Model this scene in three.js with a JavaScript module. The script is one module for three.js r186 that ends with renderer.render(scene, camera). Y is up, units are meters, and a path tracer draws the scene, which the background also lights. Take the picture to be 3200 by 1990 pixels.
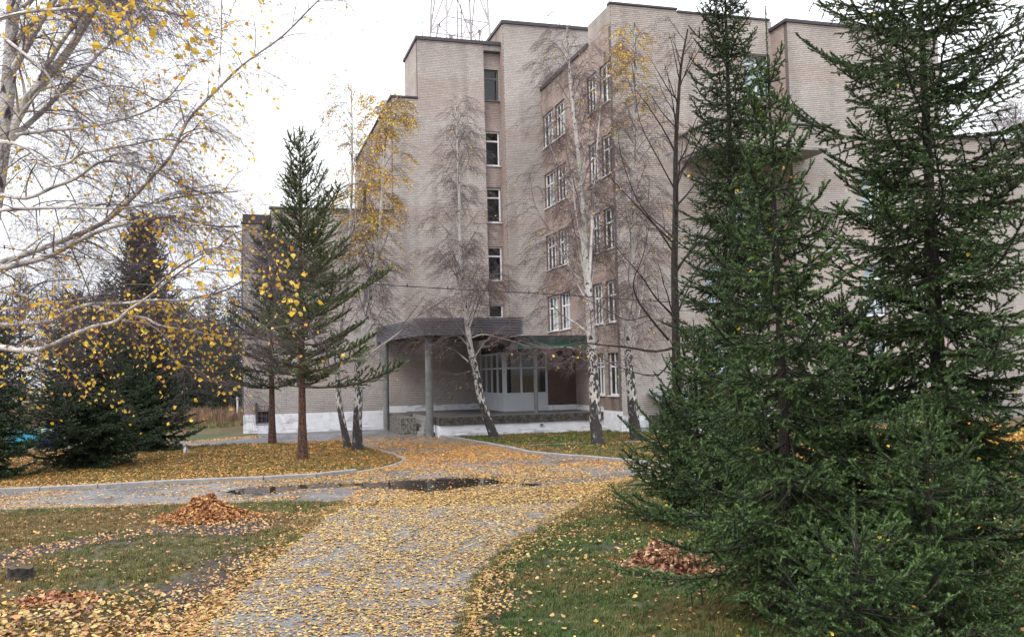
import * as THREE from 'three';
import { MarchingCubes } from 'three/addons/objects/MarchingCubes.js';

// ------------------------------------------------------------------ camera, sky, light, exposure
const scene = new THREE.Scene();
const renderer = new THREE.WebGLRenderer({ antialias: true });
renderer.toneMapping = THREE.LinearToneMapping;
renderer.toneMappingExposure = 1.42;
renderer.shadowMap.enabled = true;
const rad = d => d * Math.PI / 180;
const FPX = 2942, EYE = 3.0, BTURN = rad(16.43);
const camera = new THREE.PerspectiveCamera(2 * Math.atan(995 / FPX) * 180 / Math.PI, 3200 / 1990, 0.1, 1500);
camera.position.set(0, EYE, 0);
camera.rotation.set(rad(3.322), 0, rad(-1.358));
camera.updateMatrixWorld(true);
scene.add(camera);

function rngOf(seed) { let a = seed >>> 0; return () => { a = (a + 0x6D2B79F5) >>> 0; let t = a; t = Math.imul(t ^ (t >>> 15), t | 1); t ^= t + Math.imul(t ^ (t >>> 7), t | 61); return ((t ^ (t >>> 14)) >>> 0) / 4294967296; }; }
// value noise, tileable with period p
function noise2(seed, p) {
  const r = rngOf(seed), g = new Float32Array(p * p); for (let i = 0; i < p * p; i++) g[i] = r();
  return (x, y) => { const xi = Math.floor(x), yi = Math.floor(y); let fx = x - xi, fy = y - yi; fx = fx * fx * (3 - 2 * fx); fy = fy * fy * (3 - 2 * fy);
    const m = (a, b) => g[(((a % p) + p) % p) + p * (((b % p) + p) % p)];
    const a = m(xi, yi), b = m(xi + 1, yi), c = m(xi, yi + 1), d = m(xi + 1, yi + 1); return a + (b - a) * fx + (c - a) * fy + (a - b - c + d) * fx * fy; };
}
const clamp = (x, a = 0, b = 1) => Math.min(b, Math.max(a, x)), lerp = (a, b, t) => a + (b - a) * t, smooth = (a, b, x) => { const t = clamp((x - a) / (b - a)); return t * t * (3 - 2 * t); };
const nA = noise2(11, 64), nB = noise2(12, 64), nC = noise2(13, 64);
const fbm = (x, y) => 0.5 * nA(x, y) + 0.27 * nB(x * 2.1 + 7, y * 2.1 + 3) + 0.15 * nC(x * 4.3, y * 4.3 + 9) + 0.08 * nA(x * 9.1, y * 9.1);

{ // an overcast sky: bright overhead, greyer towards the horizon, soft uneven cloud
  const W = 512, Hh = 256, d = new Float32Array(W * Hh * 4), n = noise2(5, 16), m = noise2(6, 32);
  for (let j = 0; j < Hh; j++) for (let i = 0; i < W; i++) {
    const el = ((j + 0.5) / Hh - 0.5) * Math.PI, s = Math.max(0, Math.sin(el));
    let L = 0.64 + 1.65 * Math.pow(s, 0.75);
    const c = 0.6 * n(i / W * 16, j / 12) + 0.4 * m(i / W * 32, j / 6);
    L *= 0.9 + 0.2 * c;
    if (el < 0) L = 0.5;
    const k = (j * W + i) * 4; d[k] = L * 0.972; d[k + 1] = L * 0.99; d[k + 2] = L * 1.035; d[k + 3] = 1;
  }
  const t = new THREE.DataTexture(d, W, Hh, THREE.RGBAFormat, THREE.FloatType); t.mapping = THREE.EquirectangularReflectionMapping; t.magFilter = THREE.LinearFilter; t.needsUpdate = true;
  scene.background = t; scene.environment = t;
}
const sun = new THREE.DirectionalLight(0xfff4e6, 1.4);
sun.position.set(-60, 110, 40); sun.castShadow = true; sun.shadow.radius = 40;
sun.shadow.mapSize.set(2048, 2048); Object.assign(sun.shadow.camera, { left: -70, right: 70, top: 70, bottom: -70, near: 1, far: 320 });
scene.add(sun); scene.add(sun.target); sun.target.position.set(0, 0, -40);


// ------------------------------------------------------------------ pixel of the photograph -> place in the world
const V = (x, y, z) => new THREE.Vector3(x, y, z);
const ray = (u, v) => V((u - 1600) / FPX, -(v - 995) / FPX, -1).applyQuaternion(camera.quaternion);
const gp = (u, v, y = 0) => { const d = ray(u, v); return camera.position.clone().addScaledVector(d, (y - EYE) / d.y); };
const dp = (u, v, D) => { const d = ray(u, v); return camera.position.clone().addScaledVector(d, D / -d.z); };

// ------------------------------------------------------------------ naming helpers
const used = {};
function numbered(n) { const k = used[n] = (used[n] ?? -1) + 1; return k ? n + '_' + String(k).padStart(3, '0') : n; }
function tag(o, label, category, group, kind) { if (label) o.userData.label = label; if (category) o.userData.category = category; if (group) o.userData.group = group; if (kind) o.userData.kind = kind; return o; }
function thing(name, label, category, p = V(0, 0, 0), turn = 0, group) { const o = new THREE.Group(); o.name = numbered(name); o.position.copy(p); o.rotation.y = turn; scene.add(o); return tag(o, label, category, group); }
function mesh(name, geo, mat, parent) { const m = new THREE.Mesh(geo, mat); m.name = name; m.castShadow = m.receiveShadow = true; (parent || scene).add(m); return m; }
function structure(name, geo, mat) { const m = mesh(numbered(name), geo, mat); m.userData.kind = 'structure'; return m; }
function instanced(name, geo, mat, mats, cols, parent, stuff = true) {
  const m = new THREE.InstancedMesh(geo, mat, mats.length); m.name = name;
  for (let i = 0; i < mats.length; i++) { m.setMatrixAt(i, mats[i]); if (cols) m.setColorAt(i, cols[i]); }
  m.castShadow = m.receiveShadow = true; if (stuff) m.userData.kind = 'stuff'; (parent || scene).add(m); return m;
}

// ------------------------------------------------------------------ mesh builder
class MB {
  constructor(colored) { this.p = []; this.n = []; this.t = []; this.c = colored ? [] : null; this.i = []; }
  get k() { return this.p.length / 3; }
  v(x, y, z, nx, ny, nz, u, w, c) { this.p.push(x, y, z); this.n.push(nx, ny, nz); this.t.push(u, w); if (this.c) this.c.push(c[0], c[1], c[2]); }
  tri(a, b, c, col) { const ux = b[0] - a[0], uy = b[1] - a[1], uz = b[2] - a[2], vx = c[0] - a[0], vy = c[1] - a[1], vz = c[2] - a[2]; let x = uy * vz - uz * vy, y = uz * vx - ux * vz, z = ux * vy - uy * vx; const l = Math.hypot(x, y, z) || 1; x /= l; y /= l; z /= l; const k = this.k; this.v(...a, x, y, z, 0, 0, col); this.v(...b, x, y, z, 1, 0, col); this.v(...c, x, y, z, 0.5, 1, col); this.i.push(k, k + 1, k + 2); }
  quad(a, b, c, d, col) { const ux = b[0] - a[0], uy = b[1] - a[1], uz = b[2] - a[2], vx = d[0] - a[0], vy = d[1] - a[1], vz = d[2] - a[2]; let x = uy * vz - uz * vy, y = uz * vx - ux * vz, z = ux * vy - uy * vx; const l = Math.hypot(x, y, z) || 1; x /= l; y /= l; z /= l; const k = this.k, lu = Math.hypot(ux, uy, uz), lv = Math.hypot(vx, vy, vz);
    const o = [a[0] + a[2], a[1]]; this.v(...a, x, y, z, o[0], o[1], col); this.v(...b, x, y, z, o[0] + lu, o[1], col); this.v(...c, x, y, z, o[0] + lu, o[1] + lv, col); this.v(...d, x, y, z, o[0], o[1] + lv, col); this.i.push(k, k + 1, k + 2, k, k + 2, k + 3); }
  // an upright box: x0..x1, y0..y1, z0..z1
  box(x0, x1, y0, y1, z0, z1, col) { this.hexa([[x0, y0, z0], [x1, y0, z0], [x1, y0, z1], [x0, y0, z1]], [[x0, y1, z0], [x1, y1, z0], [x1, y1, z1], [x0, y1, z1]], col); return this; }
  // bottom ring and top ring of four, counter-clockwise from above seen as (x0z0, x1z0, x1z1, x0z1)
  hexa(b, t, col) { this.quad(t[3], t[2], t[1], t[0], col); this.quad(b[0], b[1], b[2], b[3], col); for (let k = 0; k < 4; k++) { const j = (k + 1) % 4; this.quad(b[j], b[k], t[k], t[j], col); } return this; }
  // a bar with a rectangular section from a to b
  bar(a, b, w, h, col) { const d = b.clone().sub(a).normalize(), s = Math.abs(d.y) > 0.95 ? V(1, 0, 0) : V(0, 1, 0), r = d.clone().cross(s).normalize().multiplyScalar(w / 2), q = r.clone().cross(d).normalize().multiplyScalar(h / 2); const ring = o => [o.clone().sub(r).sub(q), o.clone().add(r).sub(q), o.clone().add(r).add(q), o.clone().sub(r).add(q)].map(x => x.toArray()); const A = ring(a), B = ring(b); this.quad(A[3], A[2], A[1], A[0], col); this.quad(B[0], B[1], B[2], B[3], col); for (let k = 0; k < 4; k++) { const j = (k + 1) % 4; this.quad(A[k], A[j], B[j], B[k], col); } return this; }
  tube(pts, radii, sides, c0, c1, v0 = 0, us = 1, cap = true) {
    const n = pts.length, col = this.c; let N = null, len = v0; const k0 = this.k;
    for (let a = 0; a < n; a++) {
      const T = (a === 0 ? pts[1].clone().sub(pts[0]) : a === n - 1 ? pts[a].clone().sub(pts[a - 1]) : pts[a + 1].clone().sub(pts[a - 1])).normalize();
      if (!N) { N = Math.abs(T.y) > 0.9 ? V(1, 0, 0) : V(0, 1, 0); N = N.sub(T.clone().multiplyScalar(N.dot(T))).normalize(); } else N = N.sub(T.clone().multiplyScalar(N.dot(T))).normalize();
      const B = T.clone().cross(N); if (a) len += pts[a].distanceTo(pts[a - 1]);
      const f = a / (n - 1), cc = col ? (Array.isArray(c0[0]) ? c0[a] : [lerp(c0[0], (c1 || c0)[0], f), lerp(c0[1], (c1 || c0)[1], f), lerp(c0[2], (c1 || c0)[2], f)]) : null;
      for (let s = 0; s <= sides; s++) { const w = s / sides * Math.PI * 2, cs = Math.cos(w), sn = Math.sin(w), nx = N.x * cs + B.x * sn, ny = N.y * cs + B.y * sn, nz = N.z * cs + B.z * sn, r = radii[a]; this.v(pts[a].x + nx * r, pts[a].y + ny * r, pts[a].z + nz * r, nx, ny, nz, s / sides * us, len, cc); }
    }
    const q = sides + 1; for (let a = 0; a < n - 1; a++) for (let s = 0; s < sides; s++) { const i = k0 + a * q + s; this.i.push(i, i + 1, i + q, i + 1, i + q + 1, i + q); }
    if (cap) for (const [e, dir] of [[0, -1], [n - 1, 1]]) { const T = (e ? pts[e].clone().sub(pts[e - 1]) : pts[1].clone().sub(pts[0])).normalize().multiplyScalar(dir), k = this.k, src = k0 + e * q; for (let s = 0; s < sides; s++) { const o = (src + s) * 3; this.v(this.p[o], this.p[o + 1], this.p[o + 2], T.x, T.y, T.z, 0, 0, col ? this.c.slice(o, o + 3) : null); } for (let s = 1; s < sides - 1; s++) this.i.push(k, dir > 0 ? k + s : k + s + 1, dir > 0 ? k + s + 1 : k + s); }
    return this;
  }
  geo() { const g = new THREE.BufferGeometry(); g.setAttribute('position', new THREE.Float32BufferAttribute(this.p, 3)); g.setAttribute('normal', new THREE.Float32BufferAttribute(this.n, 3)); g.setAttribute('uv', new THREE.Float32BufferAttribute(this.t, 2)); if (this.c) g.setAttribute('color', new THREE.Float32BufferAttribute(this.c, 3)); g.setIndex(this.i); return g; }
  build(name, mat, parent) { return mesh(name, this.geo(), mat, parent); }
}
function bendy(pts, per = 4) { const c = new THREE.CatmullRomCurve3(pts, false, 'centripetal'); return c.getPoints((pts.length - 1) * per); }
const ease = (r0, r1, n, e = 1) => Array.from({ length: n }, (_, i) => lerp(r0, r1, Math.pow(i / (n - 1), e)));

// ------------------------------------------------------------------ textures and materials
function tex(W, H, f, srgb, rep) { const d = new Uint8Array(W * H * 4); for (let j = 0; j < H; j++) for (let i = 0; i < W; i++) { const c = f(i / W, j / H, i, j), k = (j * W + i) * 4; d[k] = clamp(c[0]) * 255; d[k + 1] = clamp(c[1]) * 255; d[k + 2] = clamp(c[2]) * 255; d[k + 3] = 255; } const t = new THREE.DataTexture(d, W, H); t.wrapS = t.wrapT = THREE.RepeatWrapping; t.magFilter = THREE.LinearFilter; t.minFilter = THREE.LinearFilter; if (srgb) t.colorSpace = THREE.SRGBColorSpace; if (rep) t.repeat.set(rep[0], rep[1]); t.needsUpdate = true; return t; }
const toS = x => x <= 0.0031308 ? 12.92 * x : 1.055 * Math.pow(x, 1 / 2.4) - 0.055;
const lin = (r, g, b) => [toS(r), toS(g), toS(b)];
const tn = (seed, p) => noise2(seed, p);
const g1 = tn(21, 32), g2 = tn(22, 128), g3 = tn(23, 256);
const C = (r, g, b) => new THREE.Color().setRGB(r, g, b);
const std = o => new THREE.MeshStandardMaterial({ roughness: 0.9, ...o });
const asphaltMap = tex(512, 512, (u, v, i, j) => { const n = 0.45 * g1(u * 32, v * 32) + 0.3 * g2(u * 128, v * 128) + 0.25 * g3(u * 256, v * 256), k = 0.075 + 0.09 * n; return lin(k, k * 0.99, k * 1.04); }, true, [0.25, 0.25]);
const asphaltRough = tex(512, 512, (u, v) => { const n = 0.6 * g1(u * 8, v * 8) + 0.4 * g1(u * 32, v * 32), r = lerp(0.24, 0.7, smooth(0.3, 0.7, n)); return [r, r, r]; }, false, [0.06, 0.06]);
const grit = tex(512, 512, (u, v) => { const n = 0.5 * g2(u * 128, v * 128) + 0.5 * g3(u * 256, v * 256); return [n, n, n]; }, false, [0.5, 0.5]);
const groundMap = tex(1024, 1024, (u, v) => { const n = 0.4 * g1(u * 32, v * 32) + 0.3 * g2(u * 128, v * 128) + 0.3 * g3(u * 256, v * 256), m = g3(u * 256 + 31, v * 256 + 77); return [toS(0.55 + 0.75 * (n - 0.5) + 0.3 * (m - 0.5)), toS(0.55 + 0.75 * (n - 0.5)), toS(0.5 + 0.6 * (n - 0.5) - 0.2 * (m - 0.5))]; }, true, [0.2, 0.2]);
const plasterMap = tex(512, 512, (u, v) => { const n = g1(u * 16, v * 16), m = g2(u * 128, v * 128), s = smooth(0.62, 0.85, g1(u * 8 + 5, v * 32)); const k = 0.62 + 0.12 * (n - 0.5) + 0.08 * (m - 0.5) - 0.2 * s; return lin(k * 0.98, k, k * 1.06); }, true, [0.3, 0.3]);
const concreteMap = tex(512, 512, (u, v) => { const n = 0.4 * g1(u * 16, v * 16) + 0.35 * g2(u * 128, v * 128) + 0.25 * g3(u * 256, v * 256), k = 0.2 + 0.2 * (n - 0.4); return lin(k, k * 0.98, k * 0.96); }, true, [0.5, 0.5]);
const roughStone = tex(512, 512, (u, v) => { const n = 0.35 * g1(u * 32, v * 32) + 0.65 * g3(u * 256, v * 256), k = lerp(0.02, 0.34, smooth(0.25, 0.75, n)); return lin(k, k * 0.97, k * 0.92); }, true, [0.4, 0.4]);
// birch bark: uv.y in metres up the trunk over 10 m; white with lenticels and dark chevrons, rough and black at the foot
const birchBark = (() => {
  const W = 512, H = 2048, r = rngOf(77), D = new Float32Array(W * H), blob = (cx, cy, rx, ry, s, chev) => { cx = Math.floor(cx); for (let j = Math.floor(-ry * 1.6); j <= ry * 1.6; j++) for (let i = -Math.ceil(rx); i <= rx; i++) { const yy = j + (chev ? Math.abs(i) * chev : 0), q = (i / rx) ** 2 + (yy / ry) ** 2; if (q < 1) { const x = ((cx + i) % W + W) % W, y = Math.round(cy + j); if (y >= 0 && y < H) D[y * W + x] = Math.max(D[y * W + x], s * (1 - q * q)); } } };
  for (let k = 0; k < 2600; k++) blob(r() * W, r() * H, 8 + r() * 40, 1 + r() * 1.5, 0.25 + r() * 0.35, 0);
  for (let k = 0; k < 105; k++) { const y = Math.pow(r(), 1.4) * H, f = 1 - y / H; blob(r() * W, y, 26 + r() * 70 * (0.3 + f), 7 + r() * 20 * (0.4 + f), 1.1, 0.3); }
  for (let k = 0; k < 300; k++) { const y = Math.pow(r(), 1.5) * H * 0.4, f = 1 - y / (H * 0.4); blob(r() * W, y, 10 + 34 * f * r() + 6, 12 + r() * 50 * f, 0.9 + 0.5 * r(), 0.2); }
  return tex(W, H, (u, v, i, j) => { const f = smooth(0.1, 0.005, v), n = g1(u * 32, v * 128), m = g3(u * 256, v * 256); let d = clamp(D[j * W + i] + f * (0.05 + 1.2 * smooth(0.43, 0.6, 0.5 * n + 0.5 * g2(u * 32, v * 32)))); const w = 0.5 + 0.2 * (n - 0.5) + 0.1 * (m - 0.5); return lin(lerp(w, 0.035, d), lerp(w * 0.97, 0.03, d), lerp(w * 0.94, 0.03, d)); }, true, [1, 0.1]);
})();
birchBark.wrapT = THREE.MirroredRepeatWrapping;
const darkBark = tex(256, 512, (u, v) => { const n = 0.5 * g1(u * 32, v * 16) + 0.5 * g2(u * 64, v * 64), k = lerp(0.008, 0.036, smooth(0.3, 0.75, n)); return lin(k * 1.15, k * 0.9, k * 0.8); }, true, [1, 1]);
const pineBark = tex(256, 512, (u, v) => { const n = 0.5 * g1(u * 32, v * 16) + 0.5 * g2(u * 64, v * 64), k = lerp(0.015, 0.09, smooth(0.3, 0.75, n)); return lin(k * 1.5, k * 0.78, k * 0.55); }, true, [1, 1]);

const M = {
  cable: std({ color: C(0.012, 0.011, 0.012), roughness: 0.7 }),
  asphalt: std({ map: asphaltMap, roughnessMap: asphaltRough, roughness: 1, bumpMap: grit, bumpScale: 0.004 }),
  slab: std({ map: asphaltMap, roughness: 0.55, bumpMap: grit, bumpScale: 0.002 }),
  joint: std({ color: C(0.05, 0.045, 0.035) }),
  kerb: std({ map: concreteMap, color: C(1.05, 1.02, 1.02), roughness: 0.8, bumpMap: grit, bumpScale: 0.004 }),
  water: new THREE.MeshPhysicalMaterial({ color: C(0.02, 0.018, 0.016), roughness: 0.02, ior: 1.45, specularIntensity: 1 }),
  wet: std({ color: C(0.035, 0.033, 0.033), roughness: 0.3, bumpMap: grit, bumpScale: 0.003 }),
  mortar: std({ color: C(0.12, 0.1, 0.095), bumpMap: grit, bumpScale: 0.003 }),
  brick: std({ color: C(1, 1, 1), bumpMap: grit, bumpScale: 0.003, roughness: 0.88 }),
  plinth: std({ map: plasterMap, color: C(1.1, 1.1, 1.12), roughness: 0.85, bumpMap: grit, bumpScale: 0.004 }),
  mossy: std({ map: roughStone, color: C(0.42, 0.4, 0.38), bumpMap: grit, bumpScale: 0.03, roughness: 1 }),
  rough: std({ map: roughStone, color: C(0.8, 0.78, 0.75), bumpMap: grit, bumpScale: 0.03, roughness: 1 }),
  concrete: std({ map: concreteMap, roughness: 0.85, bumpMap: grit, bumpScale: 0.003 }),
  coping: std({ color: C(0.055, 0.05, 0.06), roughness: 0.55, metalness: 0.3 }),
  roof: std({ color: C(0.05, 0.05, 0.055) }),
  frame: std({ color: C(0.76, 0.76, 0.78), roughness: 0.5 }),
  oldFrame: std({ color: C(0.4, 0.39, 0.38), roughness: 0.6 }),
  darkFrame: std({ color: C(0.1, 0.1, 0.11), roughness: 0.6 }),
  pane: new THREE.MeshPhysicalMaterial({ color: C(0.85, 0.9, 0.92), transmission: 1, thickness: 0, roughness: 0.02, ior: 1.5 }),
  room: std({ color: C(0.05, 0.05, 0.055), side: THREE.DoubleSide }),
  curtain: std({ color: C(0.6, 0.62, 0.63), side: THREE.DoubleSide }),
  dimCurtain: std({ color: C(0.46, 0.46, 0.45), side: THREE.DoubleSide }),
  blueCurtain: std({ color: C(0.6, 0.68, 0.72), side: THREE.DoubleSide }),
  greyWood: std({ color: C(0.135, 0.135, 0.155), roughness: 0.75, bumpMap: grit, bumpScale: 0.002 }),
  floorWet: std({ map: concreteMap, color: C(0.45, 0.44, 0.44), roughness: 0.5 }),
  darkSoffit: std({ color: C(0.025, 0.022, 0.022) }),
  column: std({ map: concreteMap, color: C(0.66, 0.7, 0.74), roughness: 0.7 }),
  green: std({ color: C(0.01, 0.11, 0.08), roughness: 0.5 }),
  greenDark: std({ color: C(0.008, 0.05, 0.035), roughness: 0.8 }),
  whiteWood: std({ color: C(0.5, 0.52, 0.56), roughness: 0.6 }),
  sheet: std({ color: C(0.2, 0.25, 0.28), roughness: 0.5, metalness: 0.3 }),
  rust: std({ color: C(0.1, 0.045, 0.03), roughness: 0.9 }),
  metal: std({ color: C(0.07, 0.075, 0.085), roughness: 0.5, metalness: 0.4 }),
  birch: std({ map: birchBark, roughness: 0.8, bumpMap: grit, bumpScale: 0.004 }),
  limb: std({ vertexColors: true, roughness: 0.85 }),
  darkBark: std({ map: darkBark, roughness: 0.95, bumpMap: darkBark, bumpScale: 0.02 }),
  pineBark: std({ map: pineBark, roughness: 0.95, bumpMap: pineBark, bumpScale: 0.02 }),
  needle: std({ vertexColors: true, roughness: 0.6, side: THREE.DoubleSide }),
  leaf: new THREE.MeshPhysicalMaterial({ color: C(1, 1, 1), roughness: 0.75, transmission: 0.35, thickness: 0, side: THREE.DoubleSide }),
  litter: std({ color: C(1, 1, 1), roughness: 0.6, side: THREE.DoubleSide }),
  grass: std({ color: C(1, 1, 1), roughness: 0.85, side: THREE.DoubleSide }),
  mastWhite: std({ color: C(0.42, 0.41, 0.44), roughness: 0.5 }),
  white: std({ color: C(0.75, 0.75, 0.77), roughness: 0.5 }),
  red: std({ color: C(0.42, 0.1, 0.17), roughness: 0.5 }),
};

// ------------------------------------------------------------------ ground
const inPoly = (x, z, P) => { let c = false; for (let i = 0, j = P.length - 1; i < P.length; j = i++) { const a = P[i], b = P[j]; if ((a.z > z) !== (b.z > z) && x < (b.x - a.x) * (z - a.z) / (b.z - a.z) + a.x) c = !c; } return c; };
const poly = l => l.map(([u, v]) => gp(u, v));
function sheet(name, P, y, mat) { const s = new THREE.Shape(P.map(p => new THREE.Vector2(p.x, -p.z))), g = new THREE.ShapeGeometry(s); g.rotateX(-Math.PI / 2); g.translate(0, y, 0); return structure(name, g, mat); }
const pathL = [[500, 2150], [610, 1990], [730, 1870], [860, 1750], [1000, 1630], [1085, 1572]];
const pathR = [[1425, 2150], [1442, 1990], [1480, 1830], [1560, 1740], [1720, 1640], [1850, 1570], [1985, 1500]];
const kerbLpx = [[-250, 1552], [0, 1540], [300, 1527], [600, 1511], [850, 1500], [1050, 1487], [1110, 1478]];
const kerbRpx = [[1378, 1366], [1430, 1374], [1500, 1386], [1590, 1403], [1660, 1418], [1760, 1427], [1880, 1438], [2060, 1453], [2300, 1470]];
const roadPx = [[-250, 1552], [0, 1540], [300, 1527], [600, 1511], [850, 1500], [1050, 1487], [1180, 1466], [1262, 1440], [1235, 1422], [1150, 1398], [1060, 1377], [900, 1384], [700, 1388], [560, 1395], [560, 1381], [700, 1371], [800, 1360], [860, 1352], [1200, 1339], [1378, 1340], [1378, 1366], ...kerbRpx.slice(1), [2300, 1560], [1985, 1500], [1850, 1570], [1720, 1640], [1560, 1740], [1480, 1830], [1442, 1990], [1425, 2150], [500, 2150], [610, 1990], [730, 1870], [860, 1750], [1000, 1630], [1085, 1572], [900, 1566], [600, 1576], [300, 1586], [0, 1594], [-250, 1605]];
const ROAD = poly(roadPx);
const lawn = { mid: poly([[-250, 1548], [0, 1538], [300, 1525], [600, 1509], [850, 1498], [1050, 1485], [1180, 1464], [1255, 1440], [1230, 1424], [1150, 1400], [1060, 1379], [900, 1386], [700, 1390], [560, 1397], [300, 1404], [-250, 1415]]), near: poly([[-250, 1607], [0, 1596], [300, 1588], [600, 1578], [900, 1568], [1080, 1574], [1000, 1630], [860, 1750], [730, 1870], [610, 1990], [500, 2150], [-250, 2150]]), right: poly([[2500, 1485], [1990, 1505], [1850, 1572], [1720, 1642], [1560, 1742], [1482, 1832], [1444, 1990], [1427, 2150], [3500, 2150], [3500, 1700]]), rmid: poly([[1385, 1366], [1430, 1372], [1500, 1383], [1590, 1400], [1660, 1415], [1760, 1424], [1880, 1435], [2060, 1450], [2400, 1470], [2400, 1360], [1900, 1347]]) };
const soilStrip = poly([[-250, 1760], [0, 1728], [300, 1672], [600, 1640], [800, 1622], [900, 1640], [760, 1680], [500, 1672], [300, 1700], [0, 1775], [-250, 1810]]);
const soilEdge = poly([[480, 1850], [620, 1760], [760, 1735], [800, 1760], [640, 1880], [520, 1960]]);
const soilRight = poly([[1450, 1990], [1470, 1880], [1510, 1800], [1580, 1830], [1570, 1900], [1560, 1990]]);
function groundKind(x, z) { // how green / straw / bare the ground is here
  const n = fbm(x * 0.35 + 40, z * 0.35 + 40), m = fbm(x * 1.3 + 9, z * 1.3 + 5);
  let green = smooth(0.38, 0.62, n), bare = smooth(0.66, 0.8, m);
  if (inPoly(x, z, soilStrip) || inPoly(x, z, soilEdge) || inPoly(x, z, soilRight)) bare = Math.max(bare, 0.85 + 0.5 * (m - 0.45));
  if (inPoly(x, z, lawn.near)) { green *= 0.55; bare = clamp(bare + 0.35 * smooth(0.45, 0.7, nB(x * 0.8, z * 0.8 + 20))); }
  if (inPoly(x, z, lawn.right)) { green = Math.max(green, 0.3 + 0.5 * smooth(0.3, 0.6, m)); bare *= 0.7; }
  if (inPoly(x, z, lawn.mid)) green *= 0.35;
  if (z < -56) green *= 0.6;
  return { green, bare: clamp(bare), n, m };
}
{
  const N = 300, x0 = -50, x1 = 45, z0 = -75, z1 = -6, b = new THREE.PlaneGeometry(x1 - x0, z1 - z0, N, N); b.rotateX(-Math.PI / 2); b.translate((x0 + x1) / 2, 0, (z0 + z1) / 2);
  const p = b.attributes.position, col = new Float32Array(p.count * 3), uv = b.attributes.uv;
  for (let i = 0; i < p.count; i++) { const x = p.getX(i), z = p.getZ(i), g = groundKind(x, z); const straw = [0.11, 0.075, 0.032], gr = [0.045, 0.06, 0.018], so = [0.028, 0.022, 0.02]; for (let k = 0; k < 3; k++) col[i * 3 + k] = 1.7 * lerp(lerp(straw[k], gr[k], g.green), so[k], g.bare); uv.setXY(i, x, z); p.setY(i, 0); }
  b.setAttribute('color', new THREE.BufferAttribute(col, 3));
  structure('ground', b, std({ map: groundMap, vertexColors: true, roughness: 0.95, bumpMap: groundMap, bumpScale: 0.03 }));
  const far = new THREE.CircleGeometry(900, 48); far.rotateX(-Math.PI / 2); far.translate(0, -0.03, 0); const fu = far.attributes.uv; for (let i = 0; i < fu.count; i++) fu.setXY(i, far.attributes.position.getX(i), far.attributes.position.getZ(i));
  structure('field', far, std({ map: groundMap, color: C(0.3, 0.22, 0.12), roughness: 0.95 }));
}
{ const m = sheet('road', ROAD, 0.006, M.asphalt); const u = m.geometry.attributes.uv, p = m.geometry.attributes.position; for (let i = 0; i < u.count; i++) u.setXY(i, p.getX(i), p.getZ(i)); }
// the path: concrete slabs with open joints lying on the sheet
const pathBed = sheet('path', [...poly(pathL), ...poly(pathR).reverse()].filter((p, i, a) => true), 0.011, M.joint);
{ const at = (P, z) => { for (let i = 0; i < P.length - 1; i++) if (P[i].z >= z && P[i + 1].z <= z) return lerp(P[i].x, P[i + 1].x, (P[i].z - z) / (P[i].z - P[i + 1].z)); return P[P.length - 1].x; };
  const L = poly(pathL), R = poly(pathR), rn = rngOf(4); let z = Math.min(L[0].z, R[0].z) - 0.02, row = 0;
  while (z > -21.3) { const z2 = Math.max(z - (2.3 + 0.5 * rn()), -21.6); const nc = 2; const cut = [0, 0.47 + 0.03 * (rn() - 0.5), 1];
    for (let c = 0; c < nc; c++) { const e = (zz, f) => lerp(at(L, zz) + 0.02, at(R, zz) - 0.02, f), g = 0.018, y0 = 0.012, y1 = 0.026 + 0.008 * rn(), m = new MB();
      const p = (zz, f, o, y) => [e(zz, f) + o, y, zz]; const A = z - g, B = z2 + g;
      m.hexa([p(B, cut[c], g, y0), p(B, cut[c + 1], -g, y0), p(A, cut[c + 1], -g, y0), p(A, cut[c], g, y0)], [p(B, cut[c], g + .006, y1), p(B, cut[c + 1], -g - .006, y1), p(A, cut[c + 1], -g - .006, y1), p(A, cut[c], g + .006, y1)]);
      for (let i = 0; i < m.t.length / 2; i++) { m.t[i * 2] = m.p[i * 3] + c * 0.7; m.t[i * 2 + 1] = m.p[i * 3 + 2] + row * 0.37; }
      m.build('paving_slab', M.slab, pathBed); }
    z = z2; row++; } }
// puddles: still water on the road, edged unevenly
function puddle(px, seed) { const P = poly(px), c = new THREE.CatmullRomCurve3(P, true).getPoints(90), r = noise2(seed, 32); const cx = P.reduce((s, p) => s + p.x, 0) / P.length, cz = P.reduce((s, p) => s + p.z, 0) / P.length; c.pop(); const Q = c.map((p, i) => V(lerp(cx, p.x, 0.93 + 0.12 * r(i * 0.5, 0)), 0, lerp(cz, p.z, 0.8 + 0.4 * r(i * 0.7, 9)))); const W = Q.map((p, i) => V(lerp(cx, p.x, 1.07 + 0.08 * r(i * 0.6, 4)), 0, lerp(cz, p.z, 1.25 + 0.5 * r(i * 0.6, 14)))); sheet('wet_margin', W, 0.009, M.wet); return { Q, m: sheet('puddle', Q, 0.013, M.water) }; }
const puddles = [puddle([[1090, 1514], [1200, 1507], [1330, 1503], [1470, 1497], [1560, 1503], [1570, 1512], [1500, 1520], [1420, 1530], [1340, 1536], [1250, 1528], [1150, 1524]], 3), puddle([[700, 1538], [800, 1524], [900, 1520], [1010, 1514], [1090, 1516], [1060, 1524], [940, 1528], [860, 1540], [760, 1546]], 8), puddle([[1620, 1516], [1660, 1512], [1690, 1515], [1660, 1520]], 15)];
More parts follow.
